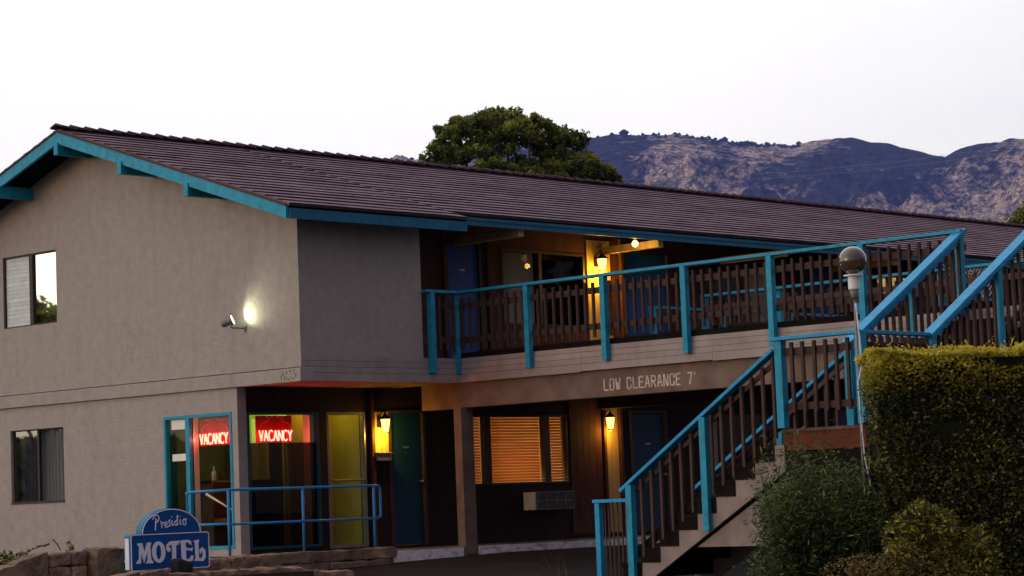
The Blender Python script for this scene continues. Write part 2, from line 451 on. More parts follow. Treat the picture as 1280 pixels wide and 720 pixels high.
# soffit over the entry, deck of bridge and gallery
m = MB()
m.box(0.05, 3.25, 0.10, 1.425, 2.40, 2.44)
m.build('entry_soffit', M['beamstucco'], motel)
m = MB()
for k in range(31):
    x = FX + 0.05 + k * 0.143
    m.box(x, x + 0.138, -10.3, 0.0, 2.735, 2.77)
m.box(2.43, 22, 0.0, 1.43, 2.73, 2.768)
m.box(FX + 0.06, 7.55, -10.28, -0.0, 2.55, 2.73)
m.build('upper_deck', M['deckwood'], motel)
m = MB(); m.box(FX + .004, FX + .045, -10.28, -.03, 2.772, 2.845); m.build('deck_edge_shade', M['darkwood'], motel)  # dark strip in place of the shadow gap above the fascia
m = MB()
m.box(3.26, 3.50, -10.2, 0.92, 2.02, 2.41, 0.5)
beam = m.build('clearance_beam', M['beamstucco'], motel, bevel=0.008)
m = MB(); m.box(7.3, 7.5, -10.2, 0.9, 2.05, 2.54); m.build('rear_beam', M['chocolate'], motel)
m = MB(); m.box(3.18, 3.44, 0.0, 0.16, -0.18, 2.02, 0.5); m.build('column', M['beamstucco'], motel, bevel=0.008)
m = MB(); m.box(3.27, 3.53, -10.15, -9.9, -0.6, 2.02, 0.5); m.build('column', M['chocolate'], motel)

# long wall ground floor (Y=1.43)
GY = 1.43
OFF = (0.17, 1.57, 0.02, 2.03); ODR = (1.74, 2.53, -0.02, 2.03)
GD = (3.05, 3.76, -0.03, 2.03); GW = (4.83, 7.11, 0.86, 1.985); GD2 = (8.75, 9.65, -0.03, 2.03)
GW2 = (10.6, 12.6, 0.86, 1.985); GD3 = (14.6, 15.5, -0.03, 2.03)
m = MB()
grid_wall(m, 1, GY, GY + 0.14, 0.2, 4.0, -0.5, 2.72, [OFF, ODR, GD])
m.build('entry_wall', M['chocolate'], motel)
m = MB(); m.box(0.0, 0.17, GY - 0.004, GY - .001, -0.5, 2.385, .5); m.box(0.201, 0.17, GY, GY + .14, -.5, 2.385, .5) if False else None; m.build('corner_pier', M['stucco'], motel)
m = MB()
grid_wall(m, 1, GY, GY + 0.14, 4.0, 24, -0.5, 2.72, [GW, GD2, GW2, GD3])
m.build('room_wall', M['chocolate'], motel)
UD = (4.42, 5.16, 2.80, 4.76); UW = (5.68, 7.70, 3.45, 4.70); UD2 = (8.75, 9.9, 2.80, 4.80)
UW2 = (11.0, 12.9, 3.45, 4.70); UD3 = (14.0, 14.9, 2.80, 4.80); UW3 = (16.2, 17.6, 4.30, 4.72)
m = MB()
grid_wall(m, 1, GY, GY + 0.14, 2.43, 24, 2.77, 5.45, [UD, UW, UD2, UW2, UD3, UW3])
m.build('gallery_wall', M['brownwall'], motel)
m = MB()
for (x0, x1, z0, z1) in ((2.68, 3.00, 1.40, 2.03), (7.16, 7.95, 0.0, 2.36), (8.02, 8.38, 0.0, 2.36), (7.76, 8.36, 2.78, 4.95)):
    n = max(1, round((x1 - x0) / 0.16)); w = (x1 - x0) / n
    m = MB()
    for i in range(n): m.box(x0 + i * w, x0 + (i + 1) * w - 0.006, GY - 0.022, GY, z0, z1)
    m.build('board_panel', M['brownwall'] if x0 == 7.16 else M['panel'], motel)
m = MB()
for (x, z0, z1) in ((8.40, -0.07, 2.38), (7.98, -0.07, 2.38), (2.62, -0.07, 2.38), (8.60, 2.78, 5.0), (4.30, 2.78, 4.9), (5.30, 2.78, 4.9)):
    m = MB(); m.box(x, x + 0.06, GY - 0.06, GY, z0, z1); m.build('trim_board', M['brownwall'], motel)

# dark room shells behind the windows
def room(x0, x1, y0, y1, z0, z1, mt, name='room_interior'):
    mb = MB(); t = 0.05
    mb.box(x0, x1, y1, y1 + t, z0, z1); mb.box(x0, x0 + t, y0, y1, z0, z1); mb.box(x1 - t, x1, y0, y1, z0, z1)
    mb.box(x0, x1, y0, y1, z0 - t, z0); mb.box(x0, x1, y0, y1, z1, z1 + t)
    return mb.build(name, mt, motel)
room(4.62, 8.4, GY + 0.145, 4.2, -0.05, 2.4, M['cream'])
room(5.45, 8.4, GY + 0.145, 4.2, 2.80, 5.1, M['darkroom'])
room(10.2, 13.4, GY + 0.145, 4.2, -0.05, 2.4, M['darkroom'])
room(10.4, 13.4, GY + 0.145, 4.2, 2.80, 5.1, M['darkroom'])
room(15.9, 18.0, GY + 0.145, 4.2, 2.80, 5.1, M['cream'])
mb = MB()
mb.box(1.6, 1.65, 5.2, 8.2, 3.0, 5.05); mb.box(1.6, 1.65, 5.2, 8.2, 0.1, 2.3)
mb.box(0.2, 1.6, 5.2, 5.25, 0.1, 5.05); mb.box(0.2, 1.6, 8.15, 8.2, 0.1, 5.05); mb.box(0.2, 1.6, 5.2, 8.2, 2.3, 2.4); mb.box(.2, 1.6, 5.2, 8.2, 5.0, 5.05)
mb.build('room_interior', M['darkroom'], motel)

# windows ---------------------------------------------------------------
def frame_boxes(mb, axis, c0, c1, u0, u1, z0, z1, t, mull=()):
    def B(a, b, c, d):
        if axis == 0: mb.box(c0, c1, a, b, c, d)
        else: mb.box(a, b, c0, c1, c, d)
    B(u0, u1, z1 - t, z1); B(u0, u1, z0, z0 + t); B(u0, u0 + t, z0 + t, z1 - t); B(u1 - t, u1, z0 + t, z1 - t)
    for (mu, w) in mull: B(mu - w / 2, mu + w / 2, z0 + t, z1 - t)
def pleats(mb, axis, c, u0, u1, z0, z1, pitch=0.07, amp=0.022):
    n = int((u1 - u0) / (pitch / 6)); vs = []; fs = []
    for i in range(n + 1):
        u = u0 + (u1 - u0) * i / n; off = c + amp * math.sin(2 * math.pi * (u - u0) / pitch + 0.8 * math.sin(u * 9)) + random.uniform(-.002, .002)
        for z in (z0, z1): vs.append((off, u, z) if axis == 0 else (u, off, z))
    for i in range(n): fs.append((2 * i, 2 * i + 2, 2 * i + 3, 2 * i + 1))
    mb.add(vs, fs, 0.5)
# upper gable window: blind on one half, bare glass on the other
f = MB(); frame_boxes(f, 0, 0.02, 0.09, *WU, 0.022, [(6.48, 0.09)]); win = f.build('window', M['wintrim'], motel)
g = MB(); g.box(0.055, 0.061, 5.79, 6.435, 3.70, 4.82); g.build('window_pane', M['mirrorglass'], win)
g = MB()
for k in range(17):
    z = 3.705 + k * 0.0655
    g.box(0.05, 0.056 + 0.004, 6.53, 7.20, z, z + 0.0625)
g.build('window_blind', mat('louvre', (0.62, 0.70, 0.76), 0.45, 0.06, 7, tone=0.12), win)  # bluish sky reflection put into the slat colour
# ground gable window with drawn drapes
f = MB(); frame_boxes(f, 0, 0.05, 0.10, *WG, 0.016, [(6.42, 0.045)]); f.box(-0.012, 0.05, WG[0] - 0.01, WG[1] + 0.01, WG[2] - 0.022, WG[2]); win = f.build('window', M['wintrim'], motel)
g = MB(); g.box(0.065, 0.071, 5.69, 6.395, 0.88, 2.0); g.build('window_pane', M['darkglass'], win)
g = MB(); g.box(0.055, 0.061, 6.445, 7.08, 0.88, 2.0); g.build('window_pane', glass('skyglass', 0.16, (.6, .63, .66)), win)
g = MB(); pleats(g, 0, 0.17, 5.70, 7.07, 0.88, 2.0, 0.09, 0.02); g.build('window_curtain', M['drape'], win)
# office window on the gable side
f = MB(); frame_boxes(f, 0, -0.012, 0.07, *WO, 0.045, [(2.58, 0.09)]); win = f.build('window', M['teal'], motel)
f = MB(); f.box(0.071, 0.19, WO[1] - 0.05, WO[1] - .002, WO[2], WO[3]); f.build('window_jamb', M['frameteal'], win)
g = MB(); g.box(0.03, 0.036, 1.605, 3.095, 0.095, 2.0); g.build('window_pane', M['glass'], win)
# office front window and glazed door
f = MB(); frame_boxes(f, 1, GY - 0.02, GY + 0.08, *OFF, 0.04); win = f.build('window', M['frameteal'], motel)
g = MB(); g.box(0.21, 1.53, GY + 0.03, GY + 0.036, 1.58, 1.99); g.build('window_pane', M['glass'], win)
g = MB(); g.box(0.21, 1.53, GY + 0.03, GY + 0.036, 0.06, 1.578); g.build('tinted_pane', M['tint'], win)
f = MB(); frame_boxes(f, 1, GY + 0.0, GY + 0.07, *ODR, 0.045); f.box(ODR[0] + .045, ODR[1] - .045, GY, GY + .06, 0.98, 1.0)
dr = f.build('door', M['greymetal'], motel)
g = MB(); g.box(ODR[0] + .045, ODR[1] - .045, GY + .03, GY + .036, 0.02, 1.985); g.build('door_pane', M['glass'], dr)
g = MB(); g.tube([(ODR[0] + .06, GY - .03, 1.0), (ODR[1] - .06, GY - .03, 1.0)], 0.012); g.build('push_bar', M['metal'], dr)
g = MB(); g.box(ODR[1] - 0.035, ODR[1] - 0.012, GY - 0.012, GY - 0.002, 0.0, 1.95); g.build('door_edge', M['metal'], dr)
# office interior
IY = GY + 0.145
mb = MB()
mb.box(2.60, 2.65, IY, 4.35, -0.07, 2.35)
mb.box(0.2, 2.6, IY, 4.35, 2.32, 2.37); mb.build('office_wall', M['olivewall'], motel)
mb = MB(); mb.box(0.2, 2.6, 4.88, 4.93, -.07, 2.32); mb.box(2.6, 2.65, 4.352, 4.93, -.07, 2.32); mb.box(.2, 2.6, 4.352, 4.88, 2.32, 2.37); mb.build('office_back_wall', M['darkroom'], motel)
mb = MB(); mb.box(0.2, 2.59, IY, 4.87, -0.07, -0.02); mb.build('office_floor', M['counter'], motel)
mb = MB(); mb.box(1.70, 2.60, 2.25, 2.29, -0.02, 2.32); mb.build('office_partition', mat('yellow_blind', (0.45, 0.34, 0.06), 0.9, 0.05, 4, stretch=(1, 1, .1)), motel)
mb = MB(); mb.box(2.54, 2.60, 4.04, 4.11, 0, 2.0); mb.box(2.55, 2.60, 3.74, 3.79, 0, 2.0); mb.box(2.54, 2.60, 3.74, 4.11, 2.0, 2.06); mb.box(2.56, 2.595, 3.36, 3.385, 0, 1.95)
dr = mb.build('inner_door_frame', M['cream'], motel)
mb = MB(); mb.box(2.58, 2.598, 3.46, 3.74, 0, 1.98); mb.build('dark_doorway', M['darkroom'], dr)
mb = MB(); mb.box(1.44, 1.53, GY + 0.05, GY + 0.20, 0.05, 2.02); mb.build('window_drape', M['curtain'], motel)
mb = MB(); mb.box(0.05, 0.17, 2.535, 2.60, 0.12, 2.02); mb.build('window_drape', M['curtain'], motel)
ct = empty('reception_desk', (1.0, 3.0, -0.02), 'dark reception counter seen through the office glass under the vacancy sign', 'counter')
mb = MB(); mb.box(0.45, 1.75, 2.6, 3.1, -0.02, 1.02); mb.build('desk_front', M['counter'], ct)
mb = MB(); mb.box(0.40, 1.80, 2.55, 3.15, 1.022, 1.06); mb.build('desk_top', M['darkwood'], ct)
for (nm, x, y, col, h, lab) in (('bottle', 0.62, 2.75, 'stencil', 0.22, 'pale bottle on the reception counter nearest the gable window'), ('bottle', 0.80, 2.8, 'redwood', 0.18, 'reddish bottle on the reception counter beside the pale one')):
    mb = MB(); mb.lathe((x, y, 1.06), [(0.03, 0), (0.035, 0.02), (0.035, h * .6), (0.012, h * .75), (0.012, h)], 12)
    tag(mb.build(nm, M[col], None, True, origin=(x, y, 1.06)), lab, 'bottle')
ch = empty('desk_chair', (0.45, 2.1, -0.02), 'reddish upholstered chair inside the office window corner', 'chair')
mb = MB(); mb.box(0.25, 0.70, 1.95, 2.35, 0.42, 0.50); mb.build('seat', M['redwood'], ch, bevel=0.02)
mb = MB(); mb.box(0.25, 0.70, 2.33, 2.39, 0.50, 1.05); mb.build('backrest', M['redwood'], ch, bevel=0.02)
for (x, y) in ((.28, 1.98), (.67, 1.98), (.28, 2.36), (.67, 2.36)):
    mb = MB(); mb.tube([(x, y, -.02), (x, y, .42)], 0.015); mb.build('leg', M['black'], ch)
mb = MB()  # white cards put in place of bright reflections on the glass
mb.box(0.024, 0.0265, 2.655, 2.99, 1.84, 1.985); tag(mb.build('reflection_card', M['reflection_white']), 'white card standing in for a bright reflection high in the narrow office pane', 'reflection')
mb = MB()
mb.box(0.024, 0.0265, 2.655, 2.985, 1.37, 1.475); tag(mb.build('reflection_card', M['reflection_white']), 'white strip standing in for a bright reflection halfway down the narrow office pane', 'reflection')
mb = MB(); mb.tube([(0.12, 2.33, 0.86), (0.12, 1.95, 0.70), (0.12, 1.72, 0.60)], [0.02, 0.014, 0.012]); tag(mb.build('wall_rod', M['curtain'], None, True), 'pale slanting rod behind the lower office corner glass', 'rod')

def point(name, loc, power, color, radius, parent):
    l = bpy.data.lights.new(name, 'POINT'); l.energy = power; l.color = color; l.shadow_soft_size = radius
    o = bpy.data.objects.new(name, l); COL.objects.link(o); o.parent = parent
    o.location = Vector(loc) - wpos(parent); return o
cl = MB(); cl.box(1.5, 1.9, 3.0, 3.6, 2.27, 2.315)
c_ = cl.build('ceiling_light', mat('tube_glow', (1, 1, .8), emis=(0.85, 1.0, 0.45), estr=2.5), None)
tag(c_, 'small ceiling light fitting inside the motel office', 'ceiling light')
point('office_light', (1.7, 3.3, 2.12), 75, (0.85, 1.0, 0.22), 0.15, c_)
dl = MB(); dl.lathe((2.1, 1.9, 2.22), [(0.09, 0), (0.09, 0.09)], 14)
d_ = dl.build('ceiling_light', M['cream'], None); tag(d_, 'round ceiling light just inside the glazed office door', 'ceiling light')
point('door_light', (2.1, 1.88, 2.12), 9, (1.0, 0.56, 0.07), 0.05, d_)

# room window with lit venetian blinds
mull = [(5.20, 0.14), (6.60, 0.14)]
f = MB(); frame_boxes(f, 1, GY - 0.015, GY + 0.09, *GW, 0.03, mull); win = f.build('window', M['wintrim'], motel)
g = MB(); g.box(4.86, 7.08, GY + 0.03, GY + 0.036, 0.89, 1.955); g.build('window_pane', M['glass'], win)
for (a, b) in ((4.87, 5.12), (5.28, 6.52), (6.68, 7.07)):
    g = MB(); n = 22
    for k in range(n):
        z = 0.90 + k * (1.045 / n); sag = random.uniform(-.003, .003) * (2.5 if random.random() < .1 else 1)
        g.hexa([(a, GY + .075, z + sag), (b, GY + .075, z - sag), (b, GY + .108, z + .037 - sag), (a, GY + .108, z + .037 + sag),
                (a, GY + .075, z + .0015 + sag), (b, GY + .075, z + .0015 - sag), (b, GY + .108, z + .0385 - sag), (a, GY + .108, z + .0385 + sag)])
    g.box(a, b, GY + .08, GY + .11, 1.945, 1.965)
    g.build('window_blind', M['blind'], win)
tl = empty('table_lamp', (5.7, 3.2, 0.0), 'lit table lamp behind the closed blinds of the ground floor room', 'lamp')
mb = MB(); mb.lathe((5.7, 3.2, 0.0), [(0.25, 0), (0.25, 0.6), (0.08, 0.62), (0.03, 0.9)], 14); mb.build('lamp_base', M['counter'], tl, True)
mb = MB(); mb.lathe((5.7, 3.2, 0.9), [(0.16, 0), (0.10, 0.22)], 16); mb.build('lamp_shade', M['amberglow'], tl, True)
point('lamp_light', (6.0, 2.45, 0.95), 150, (1.0, 0.46, 0.085), 0.12, tl)
# other windows of the long wall
def simple_window(h, curtain, lit=None, frame='wintrim', mull=()):
    f = MB(); frame_boxes(f, 1, GY - 0.012, GY + 0.08, *h, 0.035, mull); w = f.build('window', M[frame], motel)
    g = MB(); g.box(h[0] + .03, h[1] - .03, GY + .03, GY + .036, h[2] + .03, h[3] - .03); g.build('window_pane', M['darkglass'], w)
    for (a, b) in curtain:
        g = MB(); pleats(g, 1, GY + 0.11, a, b, h[2], h[3], 0.085, 0.025); g.build('window_curtain', M['curtain'], w)
    return w
simple_window(UW, [(5.72, 6.53)], mull=[(6.60, 0.07)])
simple_window(GW2, [(10.7, 11.2)], mull=[(11.6, 0.06)])
simple_window(UW2, [(12.2, 12.8)], mull=[(12.0, 0.06)])
w = simple_window(UW3, [], mull=[(16.66, 0.05), (17.05, .1)])
tl2 = empty('hanging_lamp', (16.9, 2.6, 4.6), 'small lit lamp inside the far gallery window', 'lamp')
mb = MB(); mb.lathe((16.9, 2.6, 4.45), [(0.12, 0), (0.06, 0.18)], 12); mb.build('lamp_shade', M['amberglow'], tl2, True)
mb = MB(); mb.tube([(16.9, 2.6, 4.6), (16.9, 2.6, 5.08)], 0.01); mb.build('lamp_cord', M['black'], tl2)
point('far_lamp_light', (16.9, 2.4, 4.4), 40, (1.0, 0.75, 0.3), 0.1, tl2)

# doors
def door(h, label, knob_right=True, matn='doorblue'):
    mb = MB(); mb.box(h[0] + .02, h[1] - .02, GY + .03, GY + .075, h[2] + .01, h[3] - .02)
    d = mb.build('door', M[matn], motel); d['label'] = label
    mb = MB(); t = .03
    mb.box(h[0] - .04, h[0] + .015, GY - .02, GY + .1, h[2], h[3] + .03); mb.box(h[1] - .015, h[1] + .04, GY - .02, GY + .1, h[2], h[3] + .03)
    mb.box(h[0] + .015, h[1] - .015, GY - .02, GY + .1, h[3] - .015, h[3] + .03); mb.build('door_frame', M['wintrim'], d)
    kx = h[1] - .08 if knob_right else h[0] + .08
    mb = MB(); mb.tube([(kx, GY + .03, h[2] + .98), (kx, GY - .01, h[2] + .98), (kx, GY - .02, h[2] + .98), (kx, GY - .045, h[2] + .98)], [.014, .014, .028, .022], 10)
    mb.build('door_handle', M['metal'], d, True)
    mb = MB(); cx = (h[0] + h[1]) / 2
    mb.box(cx - .06, cx + .06, GY + .022, GY + .029, h[2] + 1.50, h[2] + 1.53); mb.tube([(cx, GY + .03, h[2] + 1.43), (cx, GY + .02, h[2] + 1.43)], .01)
    mb.build('door_plate', M['metal'], d)
    return d
door(GD, 'blue door toned dark for shade beside the office lantern', True, 'doorblue_shaded')
door(GD2, 'blue door toned dark for shade behind the stair rail', True, 'doorblue_shaded')
door(GD3, 'blue door toned dark for shade deep under the gallery', True, 'doorblue_shaded')
door(UD, 'blue door at the start of the upper gallery')
door(UD2, 'blue door past the upper lantern')
door(UD3, 'blue door far along the gallery')

# gallery ceiling / outrigger beams / downspout
for x in (7.98, 4.6, 11.4, 14.8, 18.2, 21.6):
    m = MB(); m.box(x, x + .12, 0.0, 1.43, 4.70, 4.82); m.build('outrigger_beam', M['panel'], motel)
m = MB(); m.tube([(2.60, 0.9, 2.78), (2.60, 0.9, 4.9)], 0.03); m.build('downspout', M['plasticwhite'], motel, True)

# ------------------------------------------------------------------ roof
EF, EM, XS, XB, XE = -0.50, -0.05, -0.62, 2.92, 30.0
m = MB()
def sect(ye):
    yb = 2 * RIDGE - ye; t = 0.11
    return [(ye, zt(ye) - .03), (RIDGE, zt(RIDGE) - .03), (yb, zt(ye) - .03), (yb, zt(ye) - .03 - t), (RIDGE, zt(RIDGE) - .03 - t), (ye, zt(ye) - .03 - t)]
m.prism(sect(EF), 0, XS + 0.03, XB, .5); m.prism(sect(EM), 0, XB + .002, XE, .5)
roof = m.build('roof', M['darkwood'], motel)
m = MB()
DY = 0.262
def shingles(ye, x0, x1, seed):
    rr = random.Random(seed)
    n = int(round((RIDGE - ye) / DY))
    for side in (0, 1):
        for i in range(n + 1):
            ya = ye - 0.075 + i * DY; yb = min(ya + DY * 1.12, RIDGE)
            if ya >= RIDGE - .02: continue
            x = x0 - rr.uniform(0, .25)
            wob = rr.uniform(-.004, .004)
            while x < x1:
                w = rr.uniform(.5, 1.3); xa = max(x, x0); xb = min(x + w - .004, x1); x += w
                if xb - xa < .02: continue
                y0 = ya + rr.uniform(-.003, .003) ; th = 0.025 + rr.uniform(-.002, .002) + wob * .5
                zl = zt(y0); zh = zt(yb)
                Y = (lambda y: y) if side == 0 else (lambda y: 2 * RIDGE - y)
                p = [(xa, Y(y0 + .05), zl - .014), (xb, Y(y0 + .05), zl - .014), (xb, Y(yb), zh - .02), (xa, Y(yb), zh - .02),
                     (xa, Y(y0), zl + th), (xb, Y(y0), zl + th), (xb, Y(yb), zh + .002), (xa, Y(yb), zh + .002)]
                if side: p = [p[k] for k in (1, 0, 3, 2, 5, 4, 7, 6)]
                m.hexa(p, rr.random())
shingles(EF, XS, XB, 1); shingles(EM, XB + .001, XE, 2)
m.build('roof_shingles', M['shingle'], roof)
m = MB()
x = XS - .03
while x < XE:
    l = 0.30; j = random.uniform(-.003, .003); zr = zt(RIDGE)
    for s_ in (-1, 1):
        y1 = RIDGE + s_ * 0.15
        m.hexa([(x, RIDGE, zr + .075 + j), (x, y1, zr + .022), (x + l, y1, zr + .0), (x + l, RIDGE, zr + .035 + j),
                (x, RIDGE, zr + .10 + j), (x, y1, zr + .05), (x + l, y1, zr + .02), (x + l, RIDGE, zr + .06 + j)][:: 1])
    x += 0.28
m.build('ridge_cap', M['capwood'], roof)
# barge boards (gable edge), fascia, purlin ends
for s_ in (-1, 1):
    m = MB()
    ye = EF if s_ < 0 else 2 * RIDGE - EF
    a, b = zt(EF) - .045, zt(RIDGE) - .045
    m.hexa([(XS - .02, ye, a - .17), (XS + .03, ye, a - .17), (XS + .03, RIDGE, b - .175), (XS - .02, RIDGE, b - .175),
            (XS - .02, ye, a), (XS + .03, ye, a), (XS + .03, RIDGE, b), (XS - .02, RIDGE, b)])
    m.build('barge_board', M['teal'], roof)
    m = MB()
    m.hexa([(XS - .035, ye, a + .004), (XS + .03, ye, a + .004), (XS + .03, RIDGE, b + .004), (XS - .035, RIDGE, b + .004),
            (XS - .035, ye, a + .035), (XS + .03, ye, a + .035), (XS + .03, RIDGE, b + .035), (XS - .035, RIDGE, b + .035)])
    m.build('roof_edge_trim', M['baluster'], roof)
m = MB(); m.box(XS + .032, XB, EF - 0.035, EF - 0.001, zt(EF) - .215, zt(EF) - .07); m.build('fascia_board', M['fascia'], roof)
m = MB(); m.box(XB + .01, XE, EM - 0.035, EM - 0.001, zt(EM) - .19, zt(EM) - .065); m.box(XB + .01, XE, EM - .05, EM - .036, zt(EM) - .115, zt(EM) - .066); m.build('fascia_board', M['fascia'], roof)
for y in (1.66, 3.22, 4.80, 6.38, 7.94):
    m = MB(); z = (zt(y) if y <= RIDGE else zt(2 * RIDGE - y)) - .16
    if y == 4.80: z -= .03
    m.box(XS - .045, 0.1, y - .05, y + .05, z - .21, z - .02)
    m.build('purlin_end', M['teal'], roof, bevel=.004)

# stencil lettering on the beam -------------------------------------------
def seg(x0, y0, x1, y1): return (x0, y0, x1, y1)
ST = {'L': [(0, 1, 0, 0.05), (0.12, 0, .62, 0)], 'O': [(0, .9, 0, .1), (.62, .9, .62, .1), (.1, 1, .52, 1), (.1, 0, .52, 0)],
      'W': [(0, 1, .12, 0), (.22, .1, .31, .6), (.31, .6, .42, 0), (.62, 1, .5, 0)], 'C': [(0, .9, 0, .1), (.1, 1, .5, 1), (.1, 0, .5, 0), (.6, .95, .6, .72), (.6, .28, .6, .05)],
      'E': [(0, 1, 0, 0), (.12, 1, .6, 1), (.12, .52, .48, .52), (.12, 0, .6, 0)], 'A': [(0, 0, .24, 1), (.62, 0, .38, 1), (.2, .35, .42, .35)],
      'R': [(0, 1, 0, 0), (.12, 1, .5, .98), (.6, .9, .6, .58), (.12, .5, .5, .5), (.3, .42, .62, 0)], 'N': [(0, 0, 0, 1), (.08, 1, .5, 0), (.62, 0, .62, 1)],
      '7': [(0, 1, .6, 1), (.58, .9, .25, 0)], "'": [(.1, 1.05, .08, .85)]}
def stencil(text, X, y0, z0, h, adv, mtl, parent, w=0.022):
    mb = MB(); y = y0; k = 0
    for chh in text:
        if chh != ' ':
            for (a, b, c, d) in ST[chh]:
                k += 1
                p0 = Vector((X, y - a * h * .78, z0 + b * h)); p1 = Vector((X, y - c * h * .78, z0 + d * h))
                dr_ = (p1 - p0).normalized(); mb.bar(p0 - dr_ * .008, p1 + dr_ * .008, dr_.cross(Vector((1, 0, 0))), w, (1, 0, 0), 0.002 + 0.0004 * (k % 5))
        y -= adv * (0.85 if chh == ' ' else 1)
    return mb.build('clearance_lettering', mtl, parent)
y_ = -2.83
for w_ in ('LOW', 'CLEARANCE', "7'"):
    stencil(w_, 3.259, y_, 2.115, 0.152, 0.1135, M['stencil'], beam); y_ -= .1135 * (len(w_) + .85)

# ------------------------------------------------------------------ railings
m_bal = {}
def baluster_mesh(h):
    key = round(h, 3)
    if key not in m_bal:
        mb = MB(); mb.box(-.018, .018, -.018, .018, 0, h); o_ = mb.build('baluster', M['baluster']); m_bal[key] = o_.data
        bpy.data.objects.remove(o_)
    return m_bal[key]
def put(mesh, name, parent, loc, rot=0):
    o_ = bpy.data.objects.new(name, mesh); COL.objects.link(o_); o_.parent = parent
    o_.location = Vector(loc) - wpos(parent); o_.rotation_euler = (random.uniform(-.006, .006), random.uniform(-.006, .006), rot + random.uniform(-.06, .06))
    return o_
def post(parent, x, y, z0, z1, mt='teal', w=.09):
    mb = MB(); mb.box(x - w / 2, x + w / 2, y - w / 2, y + w / 2, z0, z1)
    if z1 - z0 > 1.1:
        for dz in (.08, .19): mb.tube([(x - w / 2 - .006, y, z0 + dz), (x - w / 2 + .001, y, z0 + dz)], .010, 6)
    return mb.build('post', M[mt], parent, bevel=.004)
def level_railing(root, ax, c, u0, u1, ztop, zfloor, npost, out, posts=None, low=None, mt='teal', balu=True, pitch=.1555, skip_last=False):
    """ax: 'y' runs along Y at X=c; out: sign of the outside direction"""
    P = lambda u, off: (c + off * out, u) if ax == 'y' else (u, c + off * out)
    mb = MB()
    def bx(ua, ub, o0, o1, za, zb):
        a = P(ua, o0); b = P(ub, o1); mb.box(a[0], b[0], a[1], b[1], za, zb)
    bx(u0, u1, -.06, .085, ztop - .042, ztop); mb.build('handrail', M[mt], root, bevel=.004)
    for (za, zb) in ((ztop - .27, ztop - .18), (zfloor + .22, zfloor + .31)):
        mb = MB(); bx(u0, u1, -.03, .0, za, zb); mb.build('crosspiece', M['baluster'], root)
    us = posts if posts else [u0 + (u1 - u0) * i / npost for i in range(npost + 1)]
    for u in us:
        x, y = P(u, .045); post(root, x, y, (low if low is not None else zfloor - .24), ztop - .043, mt)
    if balu:
        bm_ = baluster_mesh(ztop - .11 - (zfloor + .11))
        n = int(abs(u1 - u0) / pitch); sg = 1 if u1 > u0 else -1
        for i in range(1, n + 1):
            u = u0 + sg * i * pitch
            if any(abs(u - q) < .07 for q in us): continue
            x, y = P(u, .0205); put(bm_, 'baluster', root, (x, y, zfloor + .11))
br = empty('balcony_railing', (3.2, 0, 2.77), 'long teal balcony rail with brown balusters above the low clearance beam', 'railing')
level_railing(br, 'y', FX - .02, 0.02, -9.05, 3.78, 2.77, 6, -1, posts=[0, -1.5, -3, -4.5, -6, -7.5, -9])
br2 = empty('balcony_railing', (2.5, 0, 2.77), 'short teal rail between the grey side wall and the balcony kink', 'railing')
level_railing(br2, 'x', -.02, 2.43, FX + .02, 3.779, 2.77, 1, -1, posts=[2.56])
ir = empty('balcony_railing', (7.6, 0, 2.77), 'teal rail on the far edge of the bridge deck, seen through the balusters', 'railing')
level_railing(ir, 'y', 7.6, -1.2, -10.25, 3.78, 2.77, 6, 1, low=2.80)
for o_ in (br, br2, ir): o_['group'] = 'gallery and bridge railings'
gr = empty('balcony_railing', (7.7, 0, 2.77), 'teal gallery rail running on beneath the main eave', 'railing', 'gallery and bridge railings')
level_railing(gr, 'x', 0.0, 7.7, 17.0, 3.70, 2.77, 5, -1, low=2.80, pitch=.22)
er = empty('balcony_railing', (3.2, -10.3, 2.77), 'brown slatted end rail of the bridge deck behind the stair', 'railing', 'gallery and bridge railings')
level_railing(er, 'x', -10.3, 3.3, 7.6, 3.3, 2.77, 2, -1, mt='baluster', pitch=.12)

# ------------------------------------------------------------------ staircase
XN, XF, YL, YR = -0.67, 0.71, -9.0, -10.12
st = empty('staircase', (0, -8.5, -0.4), 'outdoor switch stair with teal rails, brown balusters and beige stringer beside the hedge', 'staircase')
RISE, RUN, Y0S = 0.187, 0.295, -6.50
m = MB()
for k in range(8):
    z = -0.4 + RISE * (k + 1); y = Y0S - RUN * k
    m.box(XN + .03, XF - .02, y, y - RUN - .03, z - .045, z)
    m2 = MB(); m2.box(XN - .035, XF - .02, y + .02, y - RUN + .001, z - .045, z); m2.box(XN - .028, XF - .03, y, y - RUN - .001, z - RISE + .004, z - .046); m2.build('tread', M['darkwood'], st)
for xx in (XN - .02, XF - .06):
    m = MB()
    pts = []
    for k in range(8):
        z = -0.4 + RISE * k - .0; y = Y0S - RUN * k - .002
        pts += [(y, z - RISE + .001), (y, z)]
    pts += [(-8.86, 1.096 - .0), (YL, 1.096), (YL, 0.80), (Y0S + .1, -0.72), (Y0S - .02, -.6)]
    m.prism(pts, 0, xx, xx + .045, .5); m.build('stringer', M['beamlight'], st)
# stucco skirt under the flight
m = MB(); m.prism([(-7.62, -.04), (-10.0, -.04), (-10.0, 1.0), (-9.02, 1.0), (-9.02, .76)], 0, XN + .03, XN + .08, .5); m.build('stair_skirt', M['beamlight'], st)
